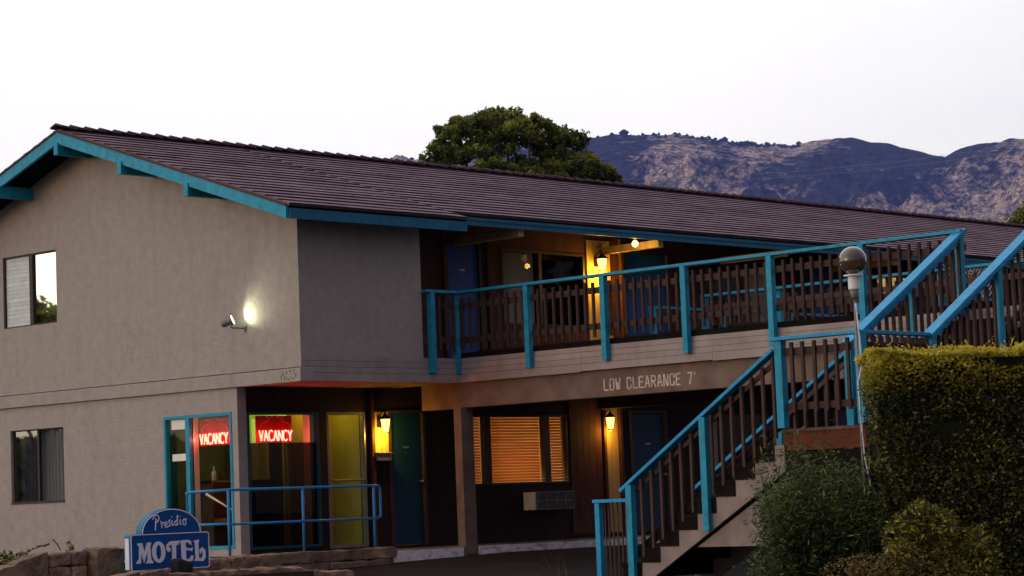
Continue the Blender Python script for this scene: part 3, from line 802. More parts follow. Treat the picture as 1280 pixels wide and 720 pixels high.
# landing
m = MB()
for k in range(8): m.box(XN, XF, YL - k * .14, YL - k * .14 - .136, 1.245, 1.28)
m.build('landing_deck', M['deckwood'], st)
m = MB()
for (za, zb) in ((1.03, 1.243), (.80, 1.02), (.57, .79), (.34, .56)):
    m = MB(); xo = random.uniform(0, .02); m.box(XN + xo, XN + .06, YL, YR, za, zb); m.box(XN + .06, XF, YR, YR + .05, za, zb)
    m.build('landing_timber', M['redwood'] if za > 1 else M['darkwood'], st)
m = MB()
for (x, y) in ((XN + .06, YL - .06), (XF - .1, YL - .06), (XF - .1, YR + .12), (XN + .06, YR + .12)): 
    m = MB(); m.box(x, x + .1, y - .1, y, -.6, 1.03); m.build('landing_support', M['darkwood'], st)
# rails of the lower flight (both sides)
sl_ = 0.64
def zrail(y): return 0.665 + sl_ * (-6.55 - y)
dirv = Vector((0, -1, sl_)).normalized(); nrm = Vector((0, sl_, 1)).normalized()
for xx, s_, mt in ((XN, -1, 'rail_blue'), (XF, 1, 'rail_blue')):
    m = MB(); m.bar((xx + s_ * .02, -6.53, zrail(-6.53)), (xx + s_ * .02, -8.93, zrail(-8.93)), (1, 0, 0), .13, nrm, .042); m.build('handrail', M[mt], st, bevel=.004)
    m = MB(); m.bar((xx - s_ * .02, -6.7, zrail(-6.7) - .86), (xx - s_ * .02, -8.95, zrail(-8.95) - .86), (1, 0, 0), .03, nrm, .1); m.build('crosspiece', M['darkwood'], st)
    m = MB(); m.bar((xx - s_ * .02, -6.7, zrail(-6.7) - .12), (xx - s_ * .02, -8.95, zrail(-8.95) - .12), (1, 0, 0), .03, nrm, .05); m.build('crosspiece', M['baluster'], st)
    for (y, zl) in ((-6.68, -0.5), (-7.86, .15)): post(st, xx + s_ * .045, y, zl, zrail(y) - .03, 'teal')
    b_ = baluster_mesh(.93)
    y = -6.84
    while y > -8.9:
        if abs(y + 7.86) > .07: put(b_, 'baluster', st, (xx + s_ * .0205, y, zrail(y) - .99))
        y -= .158
# landing rails: outer side and end
for (x, y) in ((XN - .01, YL), (XN - .01, YR), (XF, YL + .03), (XF, YR)):
    post(st, x, y, 1.29 if x < 0 else 1.1, 2.29, 'teal', .10)
m = MB(); m.box(XN - .09, XN + .05, YL + .09, YR - .05, 2.29, 2.33); m.build('handrail', M['rail_blue'], st, bevel=.004)
m = MB(); m.box(XN + .052, XF, YR - .05, YR + .06, 2.29, 2.33); m.build('handrail', M['rail_blue'], st, bevel=.004)
for z in (1.49, 2.12):
    m = MB(); m.box(XN + .0, XN + .03, YL - .05, YR + .05, z, z + .08); m.build('crosspiece', M['baluster'], st)
    m = MB(); m.box(XN + .05, XF - .05, YR - .015, YR + .015, z, z + .08); m.build('crosspiece', M['baluster'], st)
b_ = baluster_mesh(.80)
for i in range(1, 7): put(b_, 'baluster', st, (XN - .02, YL - .02 - i * .155, 1.46))
for i in range(1, 9): put(b_, 'baluster', st, (XN + .05 + i * .15, YR - .036, 1.46))
# upper flight: treads, stringers and rails A (far) and B (near)
m = MB()
UR, UX = 0.1863, (FX - XF) / 8
for k in range(1, 8):
    z = 1.28 + UR * k; x = XF + UX * (k - 1)
    m2 = MB(); m2.box(x, x + UX + .03, YR + .03, YL - .03, z - .045, z); m2.box(x + .01, x + .035, YR + .04, YL - .04, z - UR, z - .046); m2.build('tread', M['darkwood'], st)
for yy in (YR - .0, YL - .045):
    m = MB(); m.prism([(XF, .98), (FX, 2.40), (FX, 2.74), (XF, 1.32)], 1, yy, yy + .045, .5); m.build('stringer', M['darkwood'], st)
for yy, s_, x_end in ((YL, 1, FX + .02), (YR, -1, FX + .25)):
    su = (3.765 - 2.335) / (FX - XF) ; zr = lambda x: 2.335 + su * (x - XF)
    nn = Vector((-su, 0, 1)).normalized()
    m = MB(); m.bar((XF - .08, yy + s_ * .01, zr(XF - .08)), (x_end, yy + s_ * .01, zr(x_end)), (0, 1, 0), .15, nn, .05)
    m.build('handrail', M['rail_blue'], st, bevel=.004)
    m = MB(); m.bar((XF - .02, yy + s_ * .0, zr(XF - .02) - .075), (x_end, yy + s_ * .0, zr(x_end) - .075), (0, 1, 0), .05, nn, .07)
    m.build('rail_board', M['rail_blue'], st)
    for dz in (.86,):
        m = MB(); m.bar((XF + .02, yy - s_ * .04, zr(XF + .02) - dz), (x_end, yy - s_ * .04, zr(x_end) - dz), (0, 1, 0), .03, nn, .09); m.build('crosspiece', M['baluster'], st)
    for x in ((2.15,) if s_ < 0 else (2.05,)): post(st, x, yy + s_ * .03, zr(x) - 1.35, zr(x) - .06, 'teal')
    b_ = baluster_mesh(1.02 if s_ > 0 else 1.18)
    x = XF + .12
    while x < x_end - .03:
        put(b_, 'baluster', st, (x, yy - s_ * .02 if s_ > 0 else yy - .04, zr(x) - 1.12 - (.16 if s_ < 0 else 0))); x += .15
# low guard beside the foot of the stair
gd = empty('stair_guard', (XN, -6.35, -0.5), 'low teal guard with thin brown rods at the foot of the stair', 'railing')
m = MB(); m.box(XN - .05, XN + .05, -6.06, -6.615, .52, .56); m.build('handrail', M['rail_blue'], gd, bevel=.003)
post(gd, XN, -6.12, -.55, .52, 'rail_blue', .075)
m = MB(); m.box(XN - .012, XN + .012, -6.16, -6.63, -.42, -.38); m.build('crosspiece', M['baluster'], gd)
rod = MB(); rod.box(-.007, .007, -.007, .007, 0, .93); ro = rod.build('rod', M['baluster']); rd = ro.data; bpy.data.objects.remove(ro)
for i in range(6): put(rd, 'rod', gd, (XN, -6.215 - i * .068, -.41))
m = MB(); m.box(XN - .05, XN + .02, -6.655, -6.625, -.15, .2); m.build('bracket', M['rail_blue'], gd)

# lattice privacy screen near the far eave
lt = empty('lattice_screen', (17.5, 0, 4.3), 'pale diagonal lattice screen beneath the far end of the eave', 'screen')
m = MB()
for s_ in (-1, 1):
    for k in range(-4, 7):
        x = 17.15 + k * .11
        m.bar((x, -.05 + s_ * .004, 4.15), (x + s_ * .7, -.05 + s_ * .004, 4.85), (0, 1, 0), .006, Vector((-s_, 0, 1)), .028)
m.build('lattice', M['kerbpaint'], lt)
m = MB(); frame_boxes(m, 1, -.075, -.03, 16.75, 18.35, 4.12, 4.88, .06); m.build('screen_frame', M['teal'], lt)

# ------------------------------------------------------------------ lamps
def lantern(x, z, label, power, k=1.0):
    y = GY - .17
    root = empty('wall_lantern', (x, GY - .022, z), label, 'lantern', 'carriage lanterns on the motel wall')
    m = MB(); m.lathe((x, y, z - .11), [(.045 * k, 0), (.075 * k, .19)], 6); m.build('lantern_glass', M['amberglow'], root)
    m = MB()
    for q in range(6):
        an = 2 * math.pi * q / 6
        m.tube([(x + .047 * k * math.cos(an), y + .047 * k * math.sin(an), z - .11), (x + .077 * k * math.cos(an), y + .077 * k * math.sin(an), z + .08)], .005, 4)
    m.lathe((x, y, z - .125), [(.02, -.02), (.05 * k, 0), (.05 * k, .014)], 6); m.build('lantern_cage', M['black'], root)
    m = MB(); m.lathe((x, y, z + .08), [(.095 * k, 0), (.06 * k, .045), (.02, .075), (.012, .11), (.001, .125)], 8); m.build('lantern_cap', M['black'], root)
    m = MB(); m.tube([(x, GY - .02, z + .06), (x, GY - .06, z + .16), (x, y + .02, z + .24), (x, y, z + .2)], .009, 6)
    m.box(x - .04, x + .04, GY - .035, GY - .022, z - .04, z + .13); m.build('lantern_arm', M['black'], root)
    point('lantern_light', (x, y - .0, z - .155), power, (1.0, .47, .03), .05, root)
lantern(2.80, 1.83, 'lit amber wall lantern between the office door and the shaded blue door', 34)
lantern(8.02, 1.85, 'lit amber wall lantern past the blinds window under the clearance beam', 17)
lantern(7.98, 4.54, 'lit amber wall lantern high on the upper gallery wall', 70.0, 1.15)
bl = empty('porch_bulb', (7.66, 0.2, 4.83), 'bare glowing round bulb beneath the main eave', 'light bulb')
m = MB(); m.lathe((7.62, 0.2, 4.755), [(.001, -.055), (.035, -.045), (.055, -.015), (.055, .01), (.035, .04), (.02, .06)], 14); m.build('bulb', M['bulbglow'], bl, True)
m = MB(); m.lathe((7.62, 0.2, 4.81), [(.03, 0), (.03, .04), (.05, .045), (.05, .06)], 12); m.box(7.62, 8.0, .185, .215, 4.85, 4.875); m.build('bulb_socket', M['cream'], bl)
point('bulb_light', (7.66, 0.22, 4.62), 9, (1.0, .55, .13), .05, bl)
# mailbox / notice holder under the office lantern
m = MB(); m.box(2.68, 2.98, GY - .10, GY - .023, 1.28, 1.39); m.box(2.66, 3.0, GY - .12, GY - .02, 1.392, 1.405)
tag(m.build('letter_box', M['greymetal'], None, bevel=.004), 'small grey metal letter box under the office lantern', 'letter box')

# flood light on the gable wall
fl = empty('flood_light', (0, 1.22, 3.24), 'grey bullet flood light shining on the taupe gable wall', 'flood light')
m = MB(); m.tube([(0.0, 1.20, 3.235), (-.22, 1.20, 3.235), (-.25, 1.22, 3.245), (-.25, 1.22, 3.30)], .012, 8)
m.lathe((0, 0, 0), [(.001, 0), (.0011, .001)], 4)
m.build('lamp_arm', M['greymetal'], fl, True)
m = MB(); m.box(-.02, -.003, 1.17, 1.23, 3.20, 3.27); m.build('mount_plate', M['greymetal'], fl)
hd = Vector((0.45, -0.50, 0.28)).normalized(); c0 = Vector((-.27, 1.30, 3.315))
m = MB(); m.tube([c0 + hd * t for t in (-.075, -.06, 0, .055, .085, .10)], [.035, .052, .056, .058, .072, .074], 14, caps=True); m.build('lamp_head', M['greymetal'], fl, True)
m = MB(); m.tube([c0 + hd * .101, c0 + hd * .106], [.066, .066], 14); m.build('lamp_lens', M['floodglow'], fl)
sp = bpy.data.lights.new('flood_beam', 'SPOT'); sp.energy = 16; sp.color = (.93, 1.0, .62); sp.spot_size = R(105); sp.spot_blend = .9; sp.shadow_soft_size = .03
s_o = bpy.data.objects.new('flood_beam', sp); COL.objects.link(s_o); s_o.parent = fl
s_o.location = c0 + hd * .125 - wpos(fl); s_o.rotation_euler = (-hd).to_track_quat('Z', 'Y').to_euler()

# ------------------------------------------------------------------ neon vacancy signs
NE = {'V': [[(0, 1), (.3, 0), (.6, 1)]], 'A': [[(0, 0), (.3, 1), (.6, 0)], [(.13, .38), (.47, .38)]], 'C': [[(.6, .85), (.4, 1), (.15, .95), (0, .65), (0, .35), (.15, .05), (.4, 0), (.6, .15)]],
      'N': [[(0, 0), (0, 1), (.6, 0), (.6, 1)]], 'Y': [[(0, 1), (.3, .5), (.6, 1)], [(.3, .5), (.3, 0)]]}
def vacancy(base, du, label, lean=0.0, power=2.0):
    """base: upper corner at reading start; du: unit reading direction"""
    base = Vector(base); du = Vector(du); nrm = du.cross(Vector((0, 0, 1))).normalized()   # towards the viewer outside
    W, H = .70, .40
    root = empty('neon_sign', base, label, 'neon sign', 'red neon vacancy signs in the office windows')
    P = lambda u, v, d=0.0: base + du * u + Vector((0, 0, -v)) + nrm * d
    m = MB(); q = [P(0, 0, -.03), P(W, 0, -.03), P(W, H, -.03), P(0, H, -.03), P(0, 0, -.02), P(W, 0, -.02), P(W, H, -.02), P(0, H, -.02)]
    m.hexa(q); m.build('sign_board', M['redboard'], root)
    m = MB(); h = .155; u = .035
    for chh in 'VACANCY':
        for pl in NE[chh]:
            if chh == 'C': m.tube([P(u + a * .12, .375 - b * h, .012) for a, b in pl], .0105, 6)
            else:
                for (a, b), (c_2, d_2) in zip(pl[:-1], pl[1:]): m.tube([P(u + a * .12, .375 - b * h, .012), P(u + c_2 * .12, .375 - d_2 * h, .012)], .0105, 6)
        u += .094
    m.build('neon_letters', M['neon'], root, True)
    m = MB()
    for a, b in ((.06, .26), (.66, .46)):
        m.tube([P(a, .2, .0), P(a + (b - a) * .15, .12, 0), P(b - (b - a) * .2, .08, 0), P(b, .0, 0)], .003, 5)
    for a in (.2, .3, .42, .52): m.lathe(P(a, .03, .0), [(.010, 0), (.010, .02)], 6)
    m.build('sign_tubes', M['cream'], root)
    l = bpy.data.lights.new('neon_glow', 'AREA'); l.shape = 'RECTANGLE'; l.size = .6; l.size_y = .14; l.energy = power; l.color = (1, .04, .03)
    lo = bpy.data.objects.new('neon_glow', l); COL.objects.link(lo); lo.parent = root
    lo.location = P(W / 2, .30, .03) - wpos(root); lo.rotation_euler = nrm.to_track_quat('Z', 'Y').to_euler(); lo.data = l.copy(); lo.data.energy = .06
    lo2 = lo.copy(); lo2.data = l; COL.objects.link(lo2); lo2.parent = root
    lo2.location = P(W / 2, .30, .035) - wpos(root); lo2.rotation_euler = nrm.to_track_quat('-Z', 'Y').to_euler()
    b2 = bpy.data.lights.new('board_glow', 'POINT'); b2.energy = .22; b2.color = (1, .06, .04); b2.shadow_soft_size = .03
    b3 = b2.copy(); b3.energy = 1.3
    for a in (-.03, W + .03):
        q = bpy.data.objects.new('end_glow', b3); COL.objects.link(q); q.parent = root; q.location = P(a, .30, .05) - wpos(root)
    for a in (.2, .5):
        q = bpy.data.objects.new('board_glow', b2); COL.objects.link(q); q.parent = root; q.location = P(a, .14, .07) - wpos(root)
vacancy((0.13, 2.475, 1.97), (0, -1, 0), 'red neon vacancy sign in the gable side office window', power=16)
vacancy((0.50, GY + .16, 1.985), (1, 0, 0), 'red neon vacancy sign in the wide front office window', power=21)

# ------------------------------------------------------------------ porch pipe railing
pr = empty('pipe_railing', (-1.36, 0.05, -0.07), 'blue painted pipe railing around the office porch', 'railing')
r_ = .021
m = MB()
m.tube([(-1.36, .95, .42), (-1.36, .95, .84), (-1.36, .90, .875), (-1.36, .05, .885)], r_, 10); m.build('top_rail', M['piperail'], pr, True)
m = MB(); m.tube([(-1.36, .05, .886), (1.44, .05, .886), (1.485, .05, .87), (1.50, .05, .83), (1.50, .05, .47), (1.485, .05, .43), (1.44, .05, .415)], r_, 10); m.build('top_rail', M['piperail'], pr, True)
m = MB(); m.tube([(-1.36, .95, .42), (-1.36, .05, .42)], r_ * .9, 10); m.build('middle_rail', M['piperail'], pr, True)
m = MB(); m.tube([(-1.36, .05, .415), (1.44, .05, .415)], r_ * .9, 10); m.build('middle_rail', M['piperail'], pr, True)
for (x, y, z0) in ((-1.36, .95, -.07), (-1.36, .05, -.3), (0.0, .05, -.07), (1.37, .05, -.07)):
    m = MB(); m.tube([(x, y, z0), (x, y, .885)], r_, 10); m.build('post', M['piperail'], pr, True)

# ------------------------------------------------------------------ air conditioners
def aircon(x0, label):
    r = empty('air_conditioner', (x0, GY, .45), label, 'air conditioner', 'wall air conditioners')
    w, z0, z1 = .94, .43, .72; yf = GY - .26
    m = MB(); m.box(x0, x0 + w, yf, GY - .001, z0, z1); m.build('casing', M['white'], r, bevel=.006)
    m = MB(); m.box(x0 + .03, x0 + w - .01, yf - .012, yf - .001, z0 + .01, z1 - .01); m.build('grille_back', M['black'], r)
    m = MB()
    for k in range(5): a = x0 + .03 + k * (w - .05) / 4; m.box(a, a + .012, yf - .022, yf - .0125, z0, z1)
    for k in range(3): z = z0 + .003 + k * (z1 - z0 - .012) / 2; m.box(x0 + .03, x0 + w - .01, yf - .026, yf - .0222, z, z + .010)
    for k in range(14): z = z0 + .02 + k * .019; m.box(x0 + .03, x0 + w - .01, yf - .0124, yf - .0121 + .0002, z, z + .005)
    m.build('grille', M['greymetal'], r)
aircon(5.99, 'wall air conditioner with pale side beneath the lit blinds window')
aircon(11.0, 'wall air conditioner glimpsed through the stair balusters')

# ------------------------------------------------------------------ motel sign
SX0, SX1, SY, SZ0, SZ1 = -4.63, -3.395, -2.0, -0.105, 0.355
sg = empty('motel_sign', (-4.0, -1.94, SZ0), 'blue motel sign with arched top and white lettering on the stones', 'sign')
def rrect(x0, x1, z0, z1, r, n=5):
    p = []
    for (cx, cz, a0) in ((x1 - r, z1 - r, 0), (x0 + r, z1 - r, 90), (x0 + r, z0 + r, 180), (x1 - r, z0 + r, 270)):
        for k in range(n + 1):
            a = R(a0 + 90 * k / n); p.append((cx + r * math.cos(a), cz + r * math.sin(a)))
    return p
def arch(cx, w, z0, h, n=28, ins=0.0):
    return [(cx + (w / 2 - ins) * math.cos(math.pi * k / n), z0 + (h - ins) * math.sin(math.pi * k / n)) for k in range(n + 1)]
ACX, AW, AZ = -3.99, 0.93, .355
m = MB(); m.prism(rrect(SX0, SX1, SZ0, SZ1, .035), 1, SY, SY + .11, .5); m.prism(arch(ACX, AW, AZ - .0, .30), 1, SY + .001, SY + .109, .5)
m.build('sign_cabinet', M['signrim'], sg)
m = MB(); m.prism(rrect(SX0 + .006, SX1 - .006, SZ0 + .006, SZ1 - .006, .03), 1, SY - .004, SY - .0005, .5)
m.prism(arch(ACX, AW, AZ, .30, ins=.008), 1, SY - .003, SY - .0004, .5); m.build('sign_face', M['signblue'], sg)
m = MB(); m.box(SX0 - .006, SX0 - .001, SY + .02, SY + .095, SZ0 + .03, SZ1 - .05); m.build('sign_end_panel', M['signwhite'], sg)
m = MB()
pl = [(x, SY - .006, z) for x, z in rrect(SX0 + .012, SX1 - .012, SZ0 + .012, SZ1 - .012, .03)]; m.tube(pl + pl[:1], .0065, 6, caps=False)
m.tube([(x, SY - .006, z) for x, z in arch(ACX, AW, AZ, .30, ins=.014)], .0065, 6); m.build('sign_border', M['signletter'], sg)
def Q(px, py):   # tracing grid of the sign face -> metres on the face
    u = (px - 116) / 832.0
    top = 330 - 30 * u; bot = 690 - 50 * u
    v = (bot - py) / (bot - top)
    return (SX0 + u * (SX1 - SX0), SZ0 + v * (SZ1 - SZ0))
ML = [[(180, 416), (236, 411), (257, 498), (285, 409), (331, 406), (319, 440), (325, 560), (351, 600), (271, 605), (290, 565), (287, 490), (252, 602), (223, 505), (222, 570), (216, 606), (168, 608), (200, 560), (203, 450)],
      [(485, 470), (487, 430), (520, 400), (560, 392), (628, 391), (610, 430), (588, 432), (586, 560), (601, 588), (529, 583), (546, 550), (545, 437), (522, 430), (508, 452), (530, 456), (528, 486), (505, 498)],
      [(625, 392), (700, 381), (745, 390), (756, 430), (735, 424), (715, 406), (690, 408), (691, 455), (735, 462), (767, 452), (755, 490), (730, 478), (690, 480), (692, 560), (725, 560), (750, 525), (771, 530), (760, 575), (700, 585), (628, 582), (645, 555), (640, 420)],
      [(775, 388), (836, 381), (825, 412), (829, 548), (853, 553), (869, 530), (866, 492), (853, 488), (850, 512), (836, 505), (838, 467), (870, 450), (899, 480), (901, 540), (875, 578), (780, 577), (792, 550), (788, 415)]]
m = MB()
for pts in ML: m.prism([Q(*p) for p in pts], 1, SY - .0105, SY - .0042, .5)
n = 26
for k in range(n):   # the O as a ring
    a, b = 2 * math.pi * k / n, 2 * math.pi * (k + 1) / n
    q = [Q(405 + 70 * math.cos(a), 497 + 101 * math.sin(a)), Q(405 + 70 * math.cos(b), 497 + 101 * math.sin(b)), Q(405 + 27 * math.cos(b), 497 + 70 * math.sin(b)), Q(405 + 27 * math.cos(a), 497 + 70 * math.sin(a))]
    m.prism(q, 1, SY - .0105, SY - .0042, .5)
m.build('sign_lettering', M['signletter'], sg)
PS = [[(377, 295), (380, 240), (385, 178)], [(350, 192), (368, 160), (400, 150), (418, 170), (410, 202), (384, 222)], [(432, 205), (444, 235), (446, 272)], [(446, 240), (458, 220), (474, 224)],
      [(476, 248), (500, 236), (498, 214), (480, 220), (474, 252), (490, 268), (510, 258)], [(534, 196), (516, 208), (532, 232), (528, 254), (512, 252)], [(550, 200), (556, 250), (568, 244)], [(548, 165), (551, 172)],
      [(602, 205), (582, 212), (578, 240), (592, 250), (606, 232)], [(612, 150), (608, 200), (616, 246)], [(638, 192), (642, 240), (654, 236)], [(636, 160), (639, 167)],
      [(684, 186), (668, 205), (672, 240), (688, 246), (700, 225), (694, 195), (682, 186)], [(694, 196), (706, 184)]]
m = MB()
for pl in PS: m.tube([(Q(*p)[0], SY - .006, Q(*p)[1]) for p in pl], .0085, 6)
m.build('sign_script', M['signletter'], sg)
for x in (-4.3, -3.7):
    m = MB(); m.tube([(x, SY + .055, -.5), (x, SY + .055, SZ0)], .03); m.build('sign_leg', M['greymetal'], sg)

# ------------------------------------------------------------------ stone walls
def stone(mb, x0, x1, y0, y1, z0, z1, seed, amp=.018, tilt=0.0, sub=7):
    """a rough block: subdivided box pushed about by noise"""
    import itertools
    n = sub; idx = {}; vs = []; fs = []
    def vid(i, j, k):
        key = (i, j, k)
        if key not in idx:
            u, v, w = i / n, j / n, k / n
            P = Vector((x0 + (x1 - x0) * u, y0 + (y1 - y0) * v, z0 + (z1 - z0) * w + tilt * (u - .5)))
            c = Vector(((x0 + x1) / 2, (y0 + y1) / 2, (z0 + z1) / 2))
            d = Vector((abs(u - .5) * 2, abs(v - .5) * 2, abs(w - .5) * 2)); ed = sorted((d.x, d.y, d.z))
            rnd = max(0, ed[1] - .8) * .05 + max(0, ed[0] - .8) * .05
            P = P + (c - P).normalized() * rnd
            nz_ = noise.noise_vector(P * 7 + Vector((seed * 3.1, seed, 0))) * amp + noise.noise_vector(P * 19 + Vector((seed, 0, 0))) * amp * .45
            idx[key] = len(vs); vs.append(P + nz_)
        return idx[key]
    for a in range(n):
        for b in range(n):
            fs += [(vid(a, b, 0), vid(a, b + 1, 0), vid(a + 1, b + 1, 0), vid(a + 1, b, 0)), (vid(a, b, n), vid(a + 1, b, n), vid(a + 1, b + 1, n), vid(a, b + 1, n)),
                   (vid(a, 0, b), vid(a + 1, 0, b), vid(a + 1, 0, b + 1), vid(a, 0, b + 1)), (vid(a, n, b), vid(a, n, b + 1), vid(a + 1, n, b + 1), vid(a + 1, n, b)),
                   (vid(0, a, b), vid(0, a, b + 1), vid(0, a + 1, b + 1), vid(0, a + 1, b)), (vid(n, a, b), vid(n, a + 1, b), vid(n, a + 1, b + 1), vid(n, a, b + 1))]
    mb.add(vs, fs)
m = MB(); sd_ = 0
for (z0, z1, xs) in ((-.17, -.012, (-1.50, -.75, .02, .95, 1.62)), (-.335, -.178, (-1.5, -1.1, -.35, .3, 1.05, 1.5)), (-.52, -.345, (-1.5, -.7, .0, .7, 1.3))):
    for a, b in zip(xs[:-1], xs[1:]):
        sd_ += 1; stone(m, a + .004, b - .004, -.17 + random.uniform(-.02, .02), .008, z0 + random.uniform(-.004, .004), z1 + random.uniform(-.006, .006), sd_, .014)
for (a, b) in ((0.2, .75), (.76, 1.4), (1.41, 2.0)): sd_ += 1; stone(m, -1.56, -1.4, a - .15, b - .16, -.19, -.02, sd_)
tag(m.build('stone_wall', M['stone'], None), 'rough tan stone retaining wall under the office porch railing', 'stone wall')
m = MB()
spec = [(-8.0, -7.0, -.35, -.10, .03), (-7.02, -6.3, -.34, -.04, .03), (-6.32, -5.75, -.30, -.0, .10), (-5.78, -5.28, -.27, .125, .13), (-5.27, -4.95, -.0, .165, .02), (-4.94, -4.70, .0, .17, 0.0),
        (-5.3, -4.96, -.25, -.01, 0), (-4.95, -4.70, -.25, -.01, 0), (-6.4, -5.31, -.5, -.28, 0), (-5.3, -4.5, -.5, -.26, 0)]
for (a, b, z0, z1, tl_) in spec: sd_ += 1; stone(m, a + .006, b - .006, -1.25, -.98, z0, z1, sd_, .022, tl_)
tag(m.build('stone_wall', M['stone'], None), 'low stepped wall of tan stones curving before the gable wall', 'stone wall')
m = MB(); stone(m, -4.69, -4.27, -1.42, -1.08, -.30, .19, 77, .03); tag(m.build('stone_block', M['stone'], None), 'upright squarish tan stone block ending the low wall beside the sign', 'stone')
m = MB()
for (a, b, y0, y1, z0, z1, tl_) in ((-5.65, -4.95, -2.62, -2.3, -.4, -.14, .12), (-4.96, -4.5, -2.6, -2.25, -.42, -.09, .05), (-4.52, -3.9, -2.6, -2.3, -.45, -.135, -.02), (-3.9, -3.35, -2.6, -2.28, -.45, -.13, 0), (-3.34, -2.75, -2.55, -2.2, -.45, -.14, 0), (-2.74, -2.1, -2.4, -2.05, -.5, -.14, -.03), (-2.12, -1.5, -2.0, -1.6, -.6, -.20, -.04), (-1.5, -.95, -1.5, -1.15, -.6, -.24, -.02)):
    sd_ += 1; stone(m, a, b, y0, y1, z0, z1, sd_, .03, tl_)
for i_, (a, b) in enumerate(((-3.3, -2.75), (-2.74, -2.3), (-2.29, -1.85), (-1.84, -1.40))): stone(m, a, b, -1.12, -.86, -.36, -.03 + .01 * i_, 200 + i_, .025)
for i_, (a, b) in enumerate(((-2.2, -1.7), (-1.69, -1.2), (-1.19, -.7))): stone(m, a, b, -1.75, -1.4, -.6, -.25, 210 + i_, .025)
tag(m.build('stone_edging', M['stone'], None), 'row of rough edging stones along the foot of the motel sign', 'stones')
m = MB(); stone(m, -4.19, -3.98, -2.38, -2.2, -.16, .02, 90, .03); tag(m.build('rock', mat('darkrock', (.02, .025, .03), .9, .2, 8, .5, 20), None, True), 'dark round rock before the lower edge of the motel sign', 'rock')
m = MB(); m.box(-4.28, -3.2, -.42, -.30, -.25, .01); tag(m.build('white_board', M['white'], None, bevel=.004), 'short white painted board lying behind the motel sign', 'board')
m = MB(); m.tube([(-2.1, -.30, -.16), (-1.55, -.26, -.10), (-.95, -.26, -.10), (-.80, -.26, -.12), (-.74, -.26, -.2), (-.74, -.26, -.6)], .013, 8); tag(m.build('conduit_pipe', M['metal'], None, True), 'thin bent grey conduit in front of the porch stones', 'pipe')

# ------------------------------------------------------------------ globe lamp post with its loose wire
GX, GYY = -1.49, -10.65
gl = empty('globe_lamp', (GX, GYY, -.6), 'smoked globe lamp on a thin pole in front of the stair landing', 'lamp post')
m = MB(); prof = [(.150 * math.sin(math.pi * k / 16) + .0005, -.150 * math.cos(math.pi * k / 16)) for k in range(17)]
m.lathe((GX, GYY, 3.02), prof, 28)
gm = bpy.data.materials.new('smoked_globe'); gm.use_nodes = True
p_ = gm.node_tree.nodes['Principled BSDF']; p_.inputs['Base Color'].default_value = (.06, .045, .032, 1); p_.inputs['Roughness'].default_value = .12; p_.inputs['Coat Weight'].default_value = .6
n_ = gm.node_tree.nodes.new('ShaderNodeTexNoise'); n_.inputs['Scale'].default_value = 9
r2 = gm.node_tree.nodes.new('ShaderNodeValToRGB'); r2.color_ramp.elements[0].color = (.035, .025, .018, 1); r2.color_ramp.elements[1].color = (.10, .08, .06, 1)
gm.node_tree.links.new(n_.outputs[0], r2.inputs[0]); gm.node_tree.links.new(r2.outputs[0], p_.inputs['Base Color'])
m.build('globe', gm, gl, True)
m = MB(); m.lathe((GX, GYY, 2.70), [(.05, 0), (.062, .01), (.062, .145), (.105, .15), (.105, .165), (.05, .17)], 20); m.build('globe_collar', M['plasticwhite'], gl)
m = MB(); m.lathe((GX, GYY, 2.60), [(.025, 0), (.035, .03), (.045, .06), (.045, .1)], 14); m.tube([(GX, GYY, -.6), (GX, GYY, 1.3), (GX, GYY, 2.62)], .0145, 8); m.build('pole', M['greymetal'], gl, True)
m = MB(); m.tube([(GX - .03, GYY - .03, 2.55), (GX - .02, GYY - .05, 2.2), (GX + .0, GYY - .05, 1.9), (GX - .07, GYY - .04, 1.7), (GX - .05, GYY - .04, 1.3), (GX - .03, GYY - .05, .9), (GX + .03, GYY - .06, .62), (GX - .03, GYY - .05, .40), (GX - .05, GYY - .06, .22)], .008, 6)
tag(m.build('lamp_cable', M['kerbpaint'], None, True), 'loose grey cable hanging down the globe lamp pole', 'cable')

# ------------------------------------------------------------------ planting
RV = Vector((.690, -.7238, 0)).normalized(); FV = Vector((.726, .688, 0)).normalized()
def pb(px, py, d):   # plan point seen in direction px,py at ground distance d from the viewpoint
    r_ = F + RT * ((px - 640) / 3054.4) + UP * ((360 - py) / 3054.4); h = math.hypot(r_.x, r_.y); return CAM + r_ * (d / h)
M['hedge'] = leafmat('hedge', (.014, .021, .005), (.22, .22, .036), .25, top=(2.34, 2.88, (.60, .52, .04), .42))
M['shrub'] = leafmat('shrub', (.014, .022, .005), (.42, .40, .035), .3)
M['yellowshrub'] = leafmat('yellowshrub', (.02, .020, .004), (.30, .20, .02), .25)
M['bamboo'] = leafmat('bamboo', (.010, .020, .006), (.16, .23, .04), .25)
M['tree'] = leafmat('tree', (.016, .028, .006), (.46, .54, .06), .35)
M['treelight'] = leafmat('treelight', (.05, .08, .015), (.22, .26, .06), .3)

